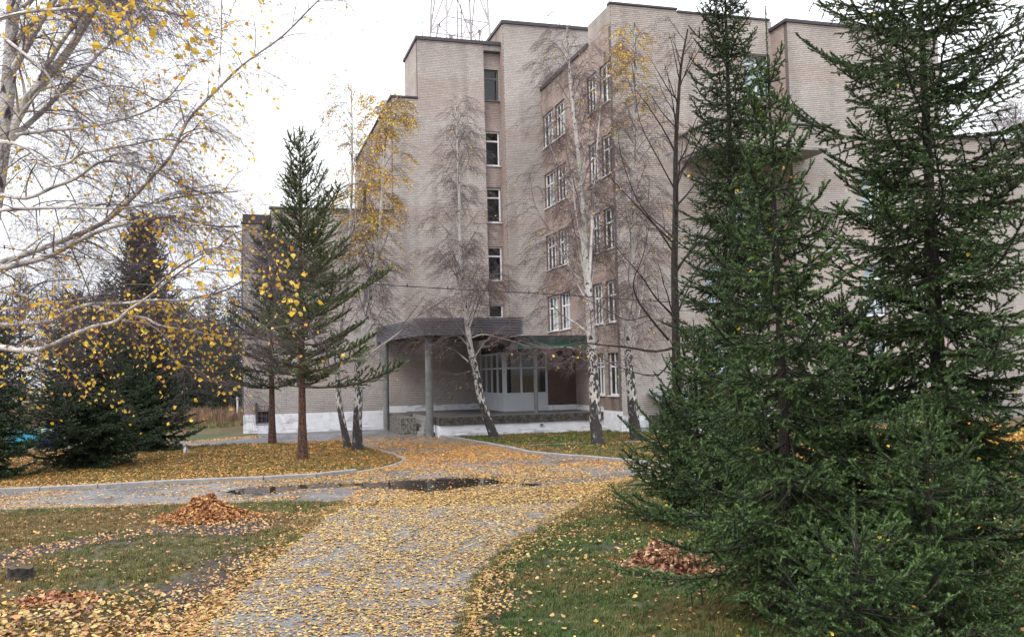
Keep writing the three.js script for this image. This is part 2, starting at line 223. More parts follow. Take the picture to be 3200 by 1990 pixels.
// kerbs of single stones
function kerb(px, label, h, w, len, lean) { const t = thing('kerb', label, 'kerb'); const c = new THREE.CatmullRomCurve3(poly(px), false, 'centripetal'), n = Math.round(c.getLength() / len), P = c.getSpacedPoints(n), r = rngOf(px.length * 7 + n);
  for (let i = 0; i < n; i++) { const a = P[i], b = P[i + 1], d = b.clone().sub(a), L = d.length() - 0.02, g = new MB(), hh = h + 0.02 * (r() - 0.5), ch = 0.02; g.hexa([[-L / 2, -0.1, -w / 2], [L / 2, -0.1, -w / 2], [L / 2, -0.1, w / 2], [-L / 2, -0.1, w / 2]], [[-L / 2, hh - ch, -w / 2], [L / 2, hh - ch, -w / 2], [L / 2, hh - ch, w / 2], [-L / 2, hh - ch, w / 2]]); g.hexa([[-L / 2, hh - ch, -w / 2], [L / 2, hh - ch, -w / 2], [L / 2, hh - ch, w / 2], [-L / 2, hh - ch, w / 2]], [[-L / 2 + .01, hh, -w / 2 + ch], [L / 2 - .01, hh, -w / 2 + ch], [L / 2 - .01, hh, w / 2 - ch], [-L / 2 + .01, hh, w / 2 - ch]]);
    const m = g.build('kerb_stone', M.kerb, t); m.position.set((a.x + b.x) / 2 + 0.02 * (r() - 0.5), 0, (a.z + b.z) / 2 + 0.02 * (r() - 0.5)); m.rotation.y = Math.atan2(-d.z, d.x) + 0.02 * (r() - 0.5); m.rotation.z = 0.015 * (r() - 0.5); } t.userData.kind = 'structure'; return t; }
kerb(kerbLpx, 'low concrete kerb along the wet road in front of the left lawn', 0.13, 0.18, 1.6);
kerb([[1115, 1477], [1180, 1466], [1262, 1440], [1235, 1422], [1150, 1398]], 'short sunken kerb at the corner of the left lawn near the entrance', 0.035, 0.12, 1.2);
kerb(kerbRpx, 'pale concrete kerb curving from the entrance platform to the right', 0.11, 0.16, 1.4);
kerb([[1595, 1398], [1700, 1391], [1850, 1386], [2150, 1378]], 'thin buried edging across the lawn between the two right birches', 0.05, 0.08, 1.4);

// ------------------------------------------------------------------ the school building
const BO = gp(1030, 1347); BO.y = 0;
const school = thing('school_building', 'large pale brick building with a covered corner entrance and staggered roofs', 'building', BO, BTURN);
const brickPool = []; const camLocal = camera.position.clone().sub(BO).applyAxisAngle(V(0, 1, 0), -BTURN);
const brickGeo = new MB().box(-0.5, 0.5, -0.5, 0.5, -0.5, 0.5).geo();
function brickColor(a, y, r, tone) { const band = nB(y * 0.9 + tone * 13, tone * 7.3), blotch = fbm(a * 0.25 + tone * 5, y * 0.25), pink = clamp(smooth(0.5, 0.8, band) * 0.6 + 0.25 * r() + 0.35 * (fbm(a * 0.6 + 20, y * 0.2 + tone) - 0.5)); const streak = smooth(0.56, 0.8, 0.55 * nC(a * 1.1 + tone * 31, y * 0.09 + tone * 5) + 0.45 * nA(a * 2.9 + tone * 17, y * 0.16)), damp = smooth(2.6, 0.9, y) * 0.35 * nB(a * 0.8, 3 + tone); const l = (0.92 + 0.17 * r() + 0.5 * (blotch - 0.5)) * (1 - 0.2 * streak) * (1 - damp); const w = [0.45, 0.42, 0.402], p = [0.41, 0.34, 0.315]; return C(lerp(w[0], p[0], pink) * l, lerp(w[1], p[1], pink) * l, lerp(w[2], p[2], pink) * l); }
// outline in (along, y); holes [a0, a1, y0, y1]; front walls look to +z, side walls to -x
function wall(at, side, outline, holes, opt = {}) {
  const s = new THREE.Shape(outline.map(q => new THREE.Vector2(q[0], q[1]))); for (const h of holes) { const p = new THREE.Path(); p.moveTo(h[0], h[2]); p.lineTo(h[0], h[3]); p.lineTo(h[1], h[3]); p.lineTo(h[1], h[2]); p.closePath(); s.holes.push(p); }
  const T = opt.thick ?? 0.28, g = new THREE.ExtrudeGeometry(s, { depth: T, bevelEnabled: false }); g.translate(0, 0, -T);
  const w = mesh('wall', g, M.mortar, school); if (side) { w.position.set(at, 0, 0); w.rotation.y = -Math.PI / 2; } else w.position.set(0, 0, at);
  if (opt.label) w.userData.label = opt.label;
  const r = rngOf(Math.round(at * 100) + (side ? 7 : 1)), mats = [], cols = [], tone = opt.tone ?? 0, CH = 0.1, BL = 0.26, y0 = opt.y0 ?? 0, yt = Math.max(...outline.map(q => q[1]));
  const q = new THREE.Quaternion();
  for (let k = 0, y = y0; y + CH * 0.9 < yt; k++, y += CH) {
    const ym = y + CH / 2, xs = []; for (let i = 0, j = outline.length - 1; i < outline.length; j = i++) { const a = outline[i], b = outline[j]; if ((a[1] > ym) !== (b[1] > ym)) xs.push((b[0] - a[0]) * (ym - a[1]) / (b[1] - a[1]) + a[0]); }
    xs.sort((a, b) => a - b); let iv = []; for (let i = 0; i + 1 < xs.length; i += 2) iv.push([xs[i], xs[i + 1]]);
    for (const h of holes) if (h[2] < ym && h[3] > ym) iv = iv.flatMap(([a, b]) => h[1] <= a || h[0] >= b ? [[a, b]] : [[a, h[0]], [h[1], b]].filter(z => z[1] - z[0] > 0.03));
    for (const h of opt.skip || []) if (h[2] < ym && h[3] > ym) iv = iv.flatMap(([a, b]) => h[1] <= a || h[0] >= b ? [[a, b]] : [[a, h[0]], [h[1], b]].filter(z => z[1] - z[0] > 0.03));
    const off = (k % 2) * 0.13 + (k % 5 === 0 ? 0.065 : 0);
    for (const [a, b] of iv) for (let i = Math.floor((a - off) / BL); i * BL + off < b; i++) {
      const p0 = Math.max(a + 0.002, i * BL + off + 0.006), p1 = Math.min(b - 0.002, (i + 1) * BL + off - 0.006); if (p1 - p0 < 0.03) continue;
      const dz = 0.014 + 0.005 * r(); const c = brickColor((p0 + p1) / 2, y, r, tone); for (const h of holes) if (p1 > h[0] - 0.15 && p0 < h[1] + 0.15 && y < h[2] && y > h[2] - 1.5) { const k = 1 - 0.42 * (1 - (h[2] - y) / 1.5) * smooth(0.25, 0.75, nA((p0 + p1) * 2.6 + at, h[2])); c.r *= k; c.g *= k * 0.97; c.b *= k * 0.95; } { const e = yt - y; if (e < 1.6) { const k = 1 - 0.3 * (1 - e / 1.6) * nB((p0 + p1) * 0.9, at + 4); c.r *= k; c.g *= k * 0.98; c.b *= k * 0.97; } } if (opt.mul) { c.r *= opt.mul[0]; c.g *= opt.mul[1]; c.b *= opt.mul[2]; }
      const m = new THREE.Matrix4().compose(V((p0 + p1) / 2, ym, dz / 2 - 0.004), q, V(p1 - p0, CH - 0.019 + 0.003 * r(), dz + 0.008));
      if (opt.single && opt.single((p0 + p1) / 2, ym)) brickPool.push({ w, m, c }); else { mats.push(m); cols.push(c); }
    }
  }
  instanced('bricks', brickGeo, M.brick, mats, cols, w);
  return w;
}
// a window set into a wall: frame, panes, sill, room behind
function windowAt(at, side, a0, a1, y0, y1, o = {}) {
  const g = new THREE.Group(); g.name = 'window'; if (side) { g.position.set(at, 0, 0); g.rotation.y = -Math.PI / 2; } else g.position.set(0, 0, at); school.add(g); if (o.label) g.userData.label = o.label;
  const z = -(o.inset ?? 0.14), f = o.f ?? 0.06, fr = new MB(), pa = new MB(), t = 0.06, mat = o.mat ?? M.frame;
  const vs = [0, ...(o.v ?? [0.5]), 1].map(k => lerp(a0, a1, k)), hs = o.h ?? 0.68, yt = lerp(y0, y1, hs);
  fr.box(a0, a1, y0, y0 + f, z - t, z); fr.box(a0, a1, y1 - f, y1, z - t, z); fr.box(a0, a0 + f, y0 + f, y1 - f, z - t, z); fr.box(a1 - f, a1, y0 + f, y1 - f, z - t, z);
  for (const v of vs.slice(1, -1)) fr.box(v - f / 2, v + f / 2, y0 + f, y1 - f, z - t, z - 0.002);
  if (hs < 1) for (let i = 0; i < vs.length - 1; i++) fr.box(vs[i] + (i ? f / 2 : f), vs[i + 1] - (i < vs.length - 2 ? f / 2 : f), yt - f / 2, yt + f / 2, z - t + 0.001, z + 0.002);
  fr.build('frame', mat, g);
  for (let i = 0; i < vs.length - 1; i++) for (const [b, c] of hs < 1 ? [[y0 + f, yt - f / 2], [yt + f / 2, y1 - f]] : [[y0 + f, y1 - f]]) { const p = new MB(); p.quad([vs[i] + f / 2, b, z - 0.03], [vs[i + 1] - f / 2, b, z - 0.03], [vs[i + 1] - f / 2, c, z - 0.03], [vs[i] + f / 2, c, z - 0.03]); p.build('pane', M.pane, g); }
  if (o.sill !== false) new MB().box(a0 - 0.05, a1 + 0.05, y0 - 0.05, y0 - 0.004, -0.12, 0.09).build('sill', o.sillMat ?? M.frame, g);
  const D = -0.95, rm = new MB(); rm.box(a0 - 0.02, a1 + 0.02, y0 - 0.02, y0, D, -0.285); rm.box(a0 - 0.02, a1 + 0.02, y1, y1 + 0.02, D, -0.285); rm.box(a0 - 0.04, a0 - 0.02, y0 - 0.02, y1 + 0.02, D, -0.285); rm.box(a1 + 0.02, a1 + 0.04, y0 - 0.02, y1 + 0.02, D, -0.285); rm.box(a0 - 0.04, a1 + 0.04, y0 - 0.02, y1 + 0.02, D - 0.02, D); rm.build('room', M.room, g);
  if (o.curtain) for (const [s, e] of o.curtain) { const c = new MB(); const x0 = lerp(a0, a1, s), x1 = lerp(a0, a1, e), k = Math.max(2, Math.ceil((x1 - x0) / 0.05)); for (let i = 0; i < k; i++) { const p = lerp(x0, x1, i / k), q = lerp(x0, x1, (i + 1) / k), u = -0.4 + 0.03 * Math.sin(p * 37), w = -0.4 + 0.03 * Math.sin(q * 37); c.quad([p, y0, u], [q, y0, w], [q, y1, w], [p, y1, u]); } c.build('curtain', o.curtainMat ?? M.curtain, g); }
  return g;
}
const zD = 0.5, xE = 12.85, zF = 11.5, zG = 13;
// front of the left block and stair tower, stepped at the top
wall(0, false, [[-3.1, 0], [9.4, 0], [9.4, 22.8], [5.35, 22.8], [5.35, 19.25], [3.8, 19.25], [3.8, 12.5], [-3.1, 12.5]], [], { y0: 1.0, tone: 0 });
wall(-0.8, false, [[-4.62, 0], [-3.1, 0], [-3.1, 11.75], [-4.62, 11.75]], [[-3.9, -3.15, 0.55, 1.25]], { y0: 1.0, tone: 0.3 });
windowAt(-0.8, false, -3.9, -3.15, 0.55, 1.25, { mat: M.darkFrame, v: [0.33, 0.66], h: 0.5, sill: false, f: 0.04 });
const slitY = [[19.47, 21.4], [15.5, 17.6], [12.05, 14.15], [8.55, 10.6], [6.3, 7.12]];
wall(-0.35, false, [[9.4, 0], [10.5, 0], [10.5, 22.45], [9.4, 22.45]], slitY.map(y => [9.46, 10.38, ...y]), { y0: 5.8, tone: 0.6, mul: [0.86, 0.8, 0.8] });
slitY.forEach((y, i) => windowAt(-0.35, false, 9.46, 10.38, y[0], y[1], { v: [], h: i === 4 ? 1 : 0.72, f: 0.09, inset: 0.1, mat: i ? M.frame : M.darkFrame, sillMat: i ? M.frame : M.darkFrame, label: i ? undefined : 'stair window with a dark frame, topmost of the column' }));
new MB().box(9.4, 10.5, 22.45, 22.8, -0.5, 0.0).build('lintel', M.concrete, school);
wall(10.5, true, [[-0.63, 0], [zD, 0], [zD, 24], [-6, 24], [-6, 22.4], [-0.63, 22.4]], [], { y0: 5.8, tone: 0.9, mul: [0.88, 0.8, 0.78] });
wall(zD, false, [[10.5, 0], [17, 0], [17, 24], [10.5, 24]], [], { y0: 1.0, tone: 0.2 });
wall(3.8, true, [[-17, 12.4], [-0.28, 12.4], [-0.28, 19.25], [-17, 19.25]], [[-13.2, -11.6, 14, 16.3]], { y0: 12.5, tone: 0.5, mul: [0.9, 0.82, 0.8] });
wall(5.35, true, [[-4.2, 19.25], [-0.28, 19.25], [-0.28, 22.8], [-4.2, 22.8]], [], { y0: 19.3, tone: 0.5 });
// the wing on the right: its long side wall with windows, then the bigger blocks nearer
const rowsE = [[1.78, 3.95], [5.4, 7.45], [9.05, 11.1], [12.75, 14.8], [16.4, 18.4]], colE = [[0.7, 2.6], [2.95, 4.6], [6.4, 7.2], [8.1, 9.45], [9.9, 11.2]], holesE = [];
rowsE.forEach((y, i) => { for (const [k, c] of colE.entries()) { if (i === 0 && k < 3) continue; if (k === 2 && i) continue; holesE.push([c[0], c[1], y[0], y[1]]); } });
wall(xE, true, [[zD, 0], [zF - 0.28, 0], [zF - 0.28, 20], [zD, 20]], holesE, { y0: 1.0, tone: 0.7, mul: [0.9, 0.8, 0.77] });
const wr = rngOf(515);
for (const h of holesE) windowAt(xE, true, ...h, { v: h[1] - h[0] > 1.3 ? [0.36, 0.68] : [0.5], h: 0.66, f: 0.085, inset: 0.1, mat: M.frame, curtain: [[[0, 0.2 + 0.25 * wr()], [0.6 + 0.25 * wr(), 1]], [[0, 1]], [[0.1 * wr(), 0.5]], [[0.5, 1]]][Math.floor(wr() * 4)], curtainMat: [M.curtain, M.blueCurtain, M.dimCurtain, M.dimCurtain][Math.floor(wr() * 4)] });
const viewOpen = (a, y) => a > 22 && a < 27.3 && y > 15.3 && y < 20.3;
wall(zF, false, [[xE, 0], [21.9, 0], [21.9, 21.0], [16.45, 21.0], [16.45, 21.12], [xE, 21.12]], [[20.2, 21.7, 16.95, 19.25], [19, 21, 10, 12.5], [17.6, 19.2, 5.9, 8.3], [20, 21.4, 5.9, 8.3], [17.6, 19.2, 2.2, 4.6]], { y0: 0.8, tone: 0.1 });
windowAt(zF, false, 20.2, 21.7, 16.95, 19.25, { v: [0.5], h: 0.75, curtain: [[0, 1]], curtainMat: M.blueCurtain }); windowAt(zF, false, 19, 21, 10, 12.5, { v: [0.5], curtain: [[0, 1]], curtainMat: M.blueCurtain });
for (const q of [[17.6, 19.2, 5.9, 8.3], [20, 21.4, 5.9, 8.3], [17.6, 19.2, 2.2, 4.6]]) windowAt(zF, false, ...q, { v: [0.5], curtain: [[0, 0.7]], curtainMat: M.blueCurtain });
wall(xE, true, [[8.5, 20], [zF, 20], [zF, 21.12], [8.5, 21.12]], [], { y0: 20.02, tone: 0.4 });
wall(zG, false, [[21.85, 0], [31, 0], [31, 20.4], [21.85, 20.4]], [[25.8, 27.0, 10.3, 13.2], [25.8, 27.0, 5.5, 8.2], [25.8, 27.0, 1.8, 4.4]], { y0: 0.8, tone: 0.15, single: viewOpen });
for (const y of [[10.3, 13.2], [5.5, 8.2], [1.8, 4.4]]) windowAt(zG, false, 25.8, 27.0, ...y, { v: [0.55], h: 0.7, curtain: [[0, 1]], curtainMat: M.blueCurtain });
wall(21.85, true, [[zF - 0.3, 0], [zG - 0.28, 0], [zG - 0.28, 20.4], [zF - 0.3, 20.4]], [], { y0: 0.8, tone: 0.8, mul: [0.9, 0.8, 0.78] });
wall(zG, false, [[31, 0], [48, 0], [48, 14.9], [31, 14.9]], [], { y0: 0.8, tone: 0.35 });
wall(31, true, [[4, 14.9], [zG - 0.28, 14.9], [zG - 0.28, 20.4], [4, 20.4]], [], { y0: 15, tone: 0.35 });
// projecting parapet box over the right part
wall(15, false, [[16.4, 13.5], [22.6, 13.5], [22.6, 14.55], [16.4, 14.55]], [], { y0: 13.5, tone: 0.25 });
wall(16.4, true, [[zF, 13.5], [14.72, 13.5], [14.72, 14.55], [zF, 14.55]], [], { y0: 13.5, tone: 0.25 });
{ const m = new MB(); m.box(16.45, 22.55, 13.36, 13.5, zF + 0.02, 15.04); m.build('balcony_slab', M.concrete, school); const c = new MB(); c.box(16.3, 22.7, 14.55, 14.62, 14.7, 15.1); c.box(16.3, 16.7, 14.55, 14.62, zF + .03, 14.7); c.build('coping', M.coping, school); const e = new MB(); e.box(22.3, 22.6, 13.5, 14.55, zG + .03, 14.7); e.build('parapet_end', M.mortar, school); }
// solid bodies with their roofs behind the fronts
{ const m = new MB(); m.box(-4.6, 3.9, -0.1, 12.45, -18, -1.8); m.box(-3.1, 9.4, 0, 12.4, -1.8, -0.3); m.box(4.1, 10.4, 12, 19.2, -17, -1.8); m.box(4.1, 9.4, 12, 19.1, -1.8, -0.3); m.box(5.7, 10.4, 19, 22.7, -4.2, -1.8); m.box(5.7, 9.4, 19, 22.7, -1.8, -0.3); m.box(10.8, 17, 0.1, 23.9, -12, 0.2); m.box(14.1, 20, 0.1, 19.9, 0.6, 10.2); m.box(13.2, 21.8, 0.1, 20.9, 9, 10.2); m.box(22.2, 30.9, 0.1, 20.3, 4, 11.7); m.box(31, 48, 0.1, 14.8, 4, 12.7); m.build('roof', M.roof, school); }
function coping(list) { for (const [x0, x1, y, z0, z1, h = 0.17] of list) new MB().box(x0, x1, y, y + h, z0, z1).build('coping', M.coping, school); }
coping([[5.25, 10.52, 22.802, -0.5, 0.1, 0.2], [5.25, 5.6, 22.803, -4.3, -0.5, 0.19], [3.7, 5.34, 19.252, -0.4, 0.08, 0.1], [3.7, 4.0, 19.253, -17, -0.4, 0.1], [-3.2, 3.78, 12.502, -0.4, 0.1, 0.1], [-4.72, -3.21, 11.752, -1.2, -0.72, 0.1], [10.4, 17.1, 24.002, 0.1, 0.6, 0.2], [10.4, 10.8, 24.003, -6, 0.1, 0.2], [xE - 0.1, xE + 0.3, 20.002, zD + .02, 8.4, 0.2], [xE - 0.06, 16.5, 21.122, 11.2, 11.58, 0.1], [16.51, 21.8, 21.002, 11.2, 11.58, 0.1], [21.7, 31.1, 20.402, 12.6, 13.1, 0.16], [21.7, 22.1, 20.403, 11.2, 12.6, 0.16], [31.12, 48, 14.902, 12.6, 13.1, 0.12]]);
// white plinths
{ const b = (...a) => new MB().box(...a).build('plinth', M.plinth, school); b(-3.14, 3.0, 0, 1.05, 0.0, 0.05); b(-4.66, -3.9, 0, 1.02, -0.8, -0.74); b(-3.9, -3.12, 0, 0.52, -0.76, -0.02); b(3.0, 8.7, 0, 1.28, 0.0, 0.04); b(xE - 0.05, xE + 0.01, 0, 1.2, 5.25, 9.2); b(xE - 0.06, xE + 0.02, 0, 1.02, 9.22, zF + 0.05); b(xE + 0.03, 14.2, 0, 0.8, zF, zF + 0.05); b(13.25, 13.95, 0.25, 0.6, zF + 0.05, zF + 0.22); b(16.2, 21.8, 0, 0.8, zF, zF + 0.05); new MB().box(21.8, 48, 0, 0.8, zG, zG + 0.05).build('plinth', M.concrete, school); b(11.2, xE - 0.06, 0.95, 1.22, 5.2, 5.24); }
{ // barred pit in front of the basement window
  const m = new MB(), r = 0.014; for (const x of [-3.92, -3.72, -3.52, -3.32, -3.14]) m.bar(V(x, 0.5, -0.02), V(x, 1.55, -0.02), 0.025, 0.025); for (const y of [0.52, 0.75, 1.0, 1.3, 1.52]) m.bar(V(-3.94, y, 0.006), V(-3.12, y, 0.006), 0.025, 0.025); m.bar(V(-3.93, 0.52, -0.78), V(-3.93, 0.52, 0), .03, .03); m.bar(V(-3.93, 1.53, -0.78), V(-3.93, 1.53, 0), .03, .03); m.box(-4.0, -3.9, 0.5, 1.7, -0.78, -0.68); m.build('window_grille', M.metal, school); }
// entrance canopy of grey boards, its columns
{ const y0 = 4.93, y1 = 5.73, FL = [3.6, 9], BL = [2.7, 0.06], FR = [8.7, 9], BR = [8.7, 0.06], nb = 10, bh = (y1 - y0) / nb;
  const can = new THREE.Group(); can.name = 'canopy'; school.add(can);
  const ring = (y, o) => [[BL[0] + o, y, BL[1]], [BR[0] - o, y, BR[1]], [FR[0] - o, y, FR[1] - o], [FL[0] + o, y, FL[1] - o]];
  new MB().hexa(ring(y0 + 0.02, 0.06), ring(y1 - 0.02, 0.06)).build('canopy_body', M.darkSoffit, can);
  new MB().hexa(ring(y1 - 0.018, -0.02), ring(y1 + 0.03, -0.02)).build('canopy_top', M.coping, can);
  const rn = rngOf(31); for (let k = 0; k < nb; k++) { const a = y0 + k * bh + 0.008, b = a + bh - 0.026, t = 0.05, tl = 0.012; for (const [P, Q] of [[FL, FR], [BL, FL], [FR, BR]]) { const A = V(P[0], 0, P[1]), B = V(Q[0], 0, Q[1]), d = B.clone().sub(A).normalize(), n = V(-d.z, 0, d.x).multiplyScalar(P === FL || P === BL || P === FR ? 1 : 1); const out = V(d.z, 0, -d.x).multiplyScalar(-1); const o = out, j = 0.004 * rn();
        const q = (X, y, e) => [X.x + o.x * e, y, X.z + o.z * e]; const m = new MB(); m.hexa([q(A, a, -0.05), q(B, a, -0.05), q(B, a, t + j), q(A, a, t + j)], [q(A, b, -0.05), q(B, b, -0.05), q(B, b, tl + j), q(A, b, tl + j)]); const bm = m.build('board', M.greyWood, can); } }
  for (const [x, z, r] of [[4.05, 8.3, 0.185], [2.95, 1.6, 0.165]]) { const m = new MB(); m.tube([V(x, 0, z), V(x, 0.12, z), V(x, 4.9, z)], [r * 1.02, r, r], 20); m.box(x - r * 1.25, x + r * 1.25, 4.8, 4.93, z - r * 1.25, z + r * 1.25); m.build('column', M.column, school); }
}
// platform with a stained concrete rim, steps and rough cheek block
{ const b = (n, mat, ...a) => new MB().box(...a).build(n, mat, school);
  b('platform', M.plinth, 4.35, xE - 0.02, 0, 0.56, 5.24, 9.16); b('platform_rim', M.mossy, 4.33, xE - 0.06, 0.56, 0.93, 5.24, 9.24); b('platform_floor', M.floorWet, 4.36, xE - 0.07, 0.93, 0.95, 5.24, 9.2); b('platform_floor', M.floorWet, 4.36, 8.68, 0.0, 0.95, 0.05, 5.23);
  b('drain_pipe', M.darkFrame, 9.45, 9.55, 0.36, 0.46, 9.16, 9.3);
  const cb = new MB(); cb.hexa([[2.95, 0, 2.6], [3.75, 0, 2.6], [3.75, 0, 6.4], [2.95, 0, 6.2]], [[3.0, 0.86, 2.6], [3.72, 0.88, 2.6], [3.72, 0.86, 6.25], [3.02, 0.84, 6.1]]); cb.build('cheek_block', M.rough, school); b('cheek_block', M.rough, 3.2, 4.36, 0, 0.9, 0.06, 2.59);
  const st = new THREE.Group(); st.name = 'steps'; school.add(st); for (let k = 0; k < 5; k++) { const m = new MB(), y = 0.18 * (k + 1); m.box(3.76 + 0.12 * k, 4.34, y - 0.18, y - 0.0, 2.6, 8.0 - 0.42 * k); m.build('step', M.concrete, st); } }
// glazed porch: white panels below, panes above
{ const P = new THREE.Group(); P.name = 'porch'; school.add(P); const x0 = 8.7, x1 = 11.2, zf = 5.2, yb = 0.95, ym = 1.85, yt = 4.12, yr = 3.22;
  const fr = new MB(), w = 0.1; const post = (x, z, ww = w) => fr.box(x - ww / 2, x + ww / 2, yb, yt, z - ww / 2, z + ww / 2);
  const fx = [x0 + 0.12, 9.72, x1 - 0.05], sz = [0.35, 1.55, 2.75, 3.95, zf - 0.16];
  fr.box(x0, x0 + 0.2, yb, yt, zf - 0.2, zf + 0.01); for (const x of fx.slice(1)) post(x, zf - 0.05, 0.1); for (const z of sz.slice(0, -1)) post(x0 + 0.05, z, 0.1);
  const edges = [x0 + 0.2, 9.67, 9.77, x1 - 0.1]; for (let i = 0; i < 4; i += 2) for (const y of [ym, yr, yt - 0.1]) fr.box(edges[i], edges[i + 1], y, y + 0.09, zf - 0.09, zf - 0.012);
  for (let i = 0; i < 4; i++) for (const y of [ym, yr, yt - 0.1]) fr.box(x0 + 0.012, x0 + 0.09, y, y + 0.09, sz[i] + 0.05, sz[i + 1] - 0.05);
  fr.build('porch_frame', M.whiteWood, P);
  for (let i = 0; i < 4; i += 2) { new MB().box(edges[i], edges[i + 1], yb, ym, zf - 0.08, zf - 0.03).build('panel', M.whiteWood, P); for (const [a, b] of [[ym + 0.09, yr], [yr + 0.09, yt - 0.1]]) { const q = new MB(); q.quad([edges[i], a, zf - 0.05], [edges[i + 1], a, zf - 0.05], [edges[i + 1], b, zf - 0.05], [edges[i], b, zf - 0.05]); q.build('pane', M.pane, P); } }
  for (let i = 0; i < 4; i++) { const a0 = sz[i] + 0.05, a1 = sz[i + 1] - 0.05; new MB().box(x0 + 0.03, x0 + 0.08, yb, ym, a0, a1).build('panel', M.whiteWood, P); for (const [a, b] of [[ym + 0.09, yr], [yr + 0.09, yt - 0.1]]) { const q = new MB(); q.quad([x0 + 0.05, a, a0], [x0 + 0.05, a, a1], [x0 + 0.05, b, a1], [x0 + 0.05, b, a0]); q.build('pane', M.pane, P); } new MB().box(x0 + 0.15, x0 + 0.2, ym + 0.1, 3.9, a0 + 0.52, a0 + 0.6).build('inner_bar', M.whiteWood, P); }
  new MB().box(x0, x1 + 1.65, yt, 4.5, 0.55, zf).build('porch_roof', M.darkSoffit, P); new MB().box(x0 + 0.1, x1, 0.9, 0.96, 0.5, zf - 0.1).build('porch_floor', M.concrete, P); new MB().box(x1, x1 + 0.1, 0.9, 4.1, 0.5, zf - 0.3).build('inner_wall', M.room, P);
  // brick wall beside the porch, and the marks chalked on it
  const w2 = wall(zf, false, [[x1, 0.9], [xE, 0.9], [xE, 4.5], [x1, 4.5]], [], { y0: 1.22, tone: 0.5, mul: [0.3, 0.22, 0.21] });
  const ck = new MB(), r = rngOf(9); let x = 11.55; for (const s of ['|_-', '|-', '||', '_|-', '|-_', '||-']) { for (const q of s) { if (q === '|') ck.box(x + 0.09 * r(), x + 0.025 + 0.09 * r(), 3.35, 3.58, 0.016, 0.022); else ck.box(x, x + 0.1, q === '_' ? 3.35 : 3.46, q === '_' ? 3.37 : 3.48, 0.0165, 0.0225); } x += 0.15; } ck.build('chalk_marks', std({ color: C(0.16, 0.14, 0.14) }), w2);
  // green roof edge on a thin post
  new MB().box(8.3, xE - 0.03, 4.22, 4.4, 7.9, 8.0).build('green_fascia', M.green, school); new MB().box(8.3, xE - 0.03, 4.4, 4.66, 5.22, 7.96).build('green_roof', M.greenDark, school); new MB().tube([V(9.75, 0.95, 7.6), V(9.75, 4.4, 7.6)], [0.11, 0.1], 12).build('post', M.column, school);
  new MB().box(8.9, xE - 0.03, 4.661, 4.9, 0.6, 7.6).build('roof_slab', M.roof, school);
}
// basement stair porch by the wing: sheet roof, grille
{ new MB().hexa([[14.2, 1.48, zF + 1.3], [16.4, 1.48, zF + 1.3], [16.4, 1.85, zF + 0.06], [14.2, 1.85, zF + 0.06]].map(p => p).reverse(), [[14.2, 1.53, zF + 1.3], [16.4, 1.53, zF + 1.3], [16.4, 1.9, zF + 0.06], [14.2, 1.9, zF + 0.06]].reverse()).build('porch_roof', M.sheet, school); new MB().box(14.15, 16.45, 1.4, 1.475, zF + 1.24, zF + 1.34).build('porch_beam', M.rust, school);
  const m = new MB(); for (let k = 0; k < 12; k++) m.bar(V(14.95 + k * 0.11, 0.1, zF + 1.2), V(14.95 + k * 0.11, 1.4, zF + 1.2), 0.022, 0.022); m.bar(V(14.9, 1.15, zF + 1.225), V(16.3, 1.15, zF + 1.225), 0.03, 0.03); m.build('grille', M.metal, school); new MB().box(14.9, 16.3, 0.05, 1.4, zF + 0.5, zF + 0.55).build('inner_wall', M.room, school); new MB().box(14.0, 16.3, 0.0, 0.14, zF + 1.1, zF + 1.9).build('porch_step', M.plinth, school);
  new MB().hexa([[16.7, 1.45, zF + 2.2], [16.9, 1.45, zF + 2.2], [18.4, 2.5, zF + 2.2], [18.2, 2.5, zF + 2.2]].map(p => [p[0], p[1], p[2]]), [[16.7, 1.55, zF + .1], [16.9, 1.55, zF + .1], [18.4, 2.6, zF + .1], [18.2, 2.6, zF + .1]]).build('gable_board', M.rust, school); }
// roof rods
{ const m = new MB(); m.tube([V(5.75, 22.9, -0.3), V(5.75, 24.3, -0.3)], [0.025, 0.02], 6); m.tube([V(5.75, 23.9, -0.3), V(5.95, 24.15, -0.3)], [0.015, 0.015], 5); m.build('antenna', M.metal, school); new MB().tube([V(10.3, 22.9, -0.3), V(10.3, 24.0, -0.3)], [0.02, 0.015], 6).build('antenna', M.metal, school); }
{ // bricks that show largest, each on its own
  const S = brickPool.map(b => ({ ...b, d: 0 })); const step = S.length / 300, mm = Array.from({ length: 10 }, () => null);
  const keep = S.slice(0, 300), rest = S.slice(300); const variants = new Map();
  for (const b of keep) { const c = b.c, key = Math.round(c.r * 24) + '_' + Math.round(c.b * 24); if (!variants.has(key)) { const m = M.brick.clone(); m.color.copy(c); variants.set(key, m); } const m = mesh('brick', brickGeo, variants.get(key), b.w); b.m.decompose(m.position, m.quaternion, m.scale); }
  const byW = new Map(); for (const b of rest) { if (!byW.has(b.w)) byW.set(b.w, []); byW.get(b.w).push(b); } for (const [w, l] of byW) instanced('bricks', brickGeo, M.brick, l.map(b => b.m), l.map(b => b.c), w);
}
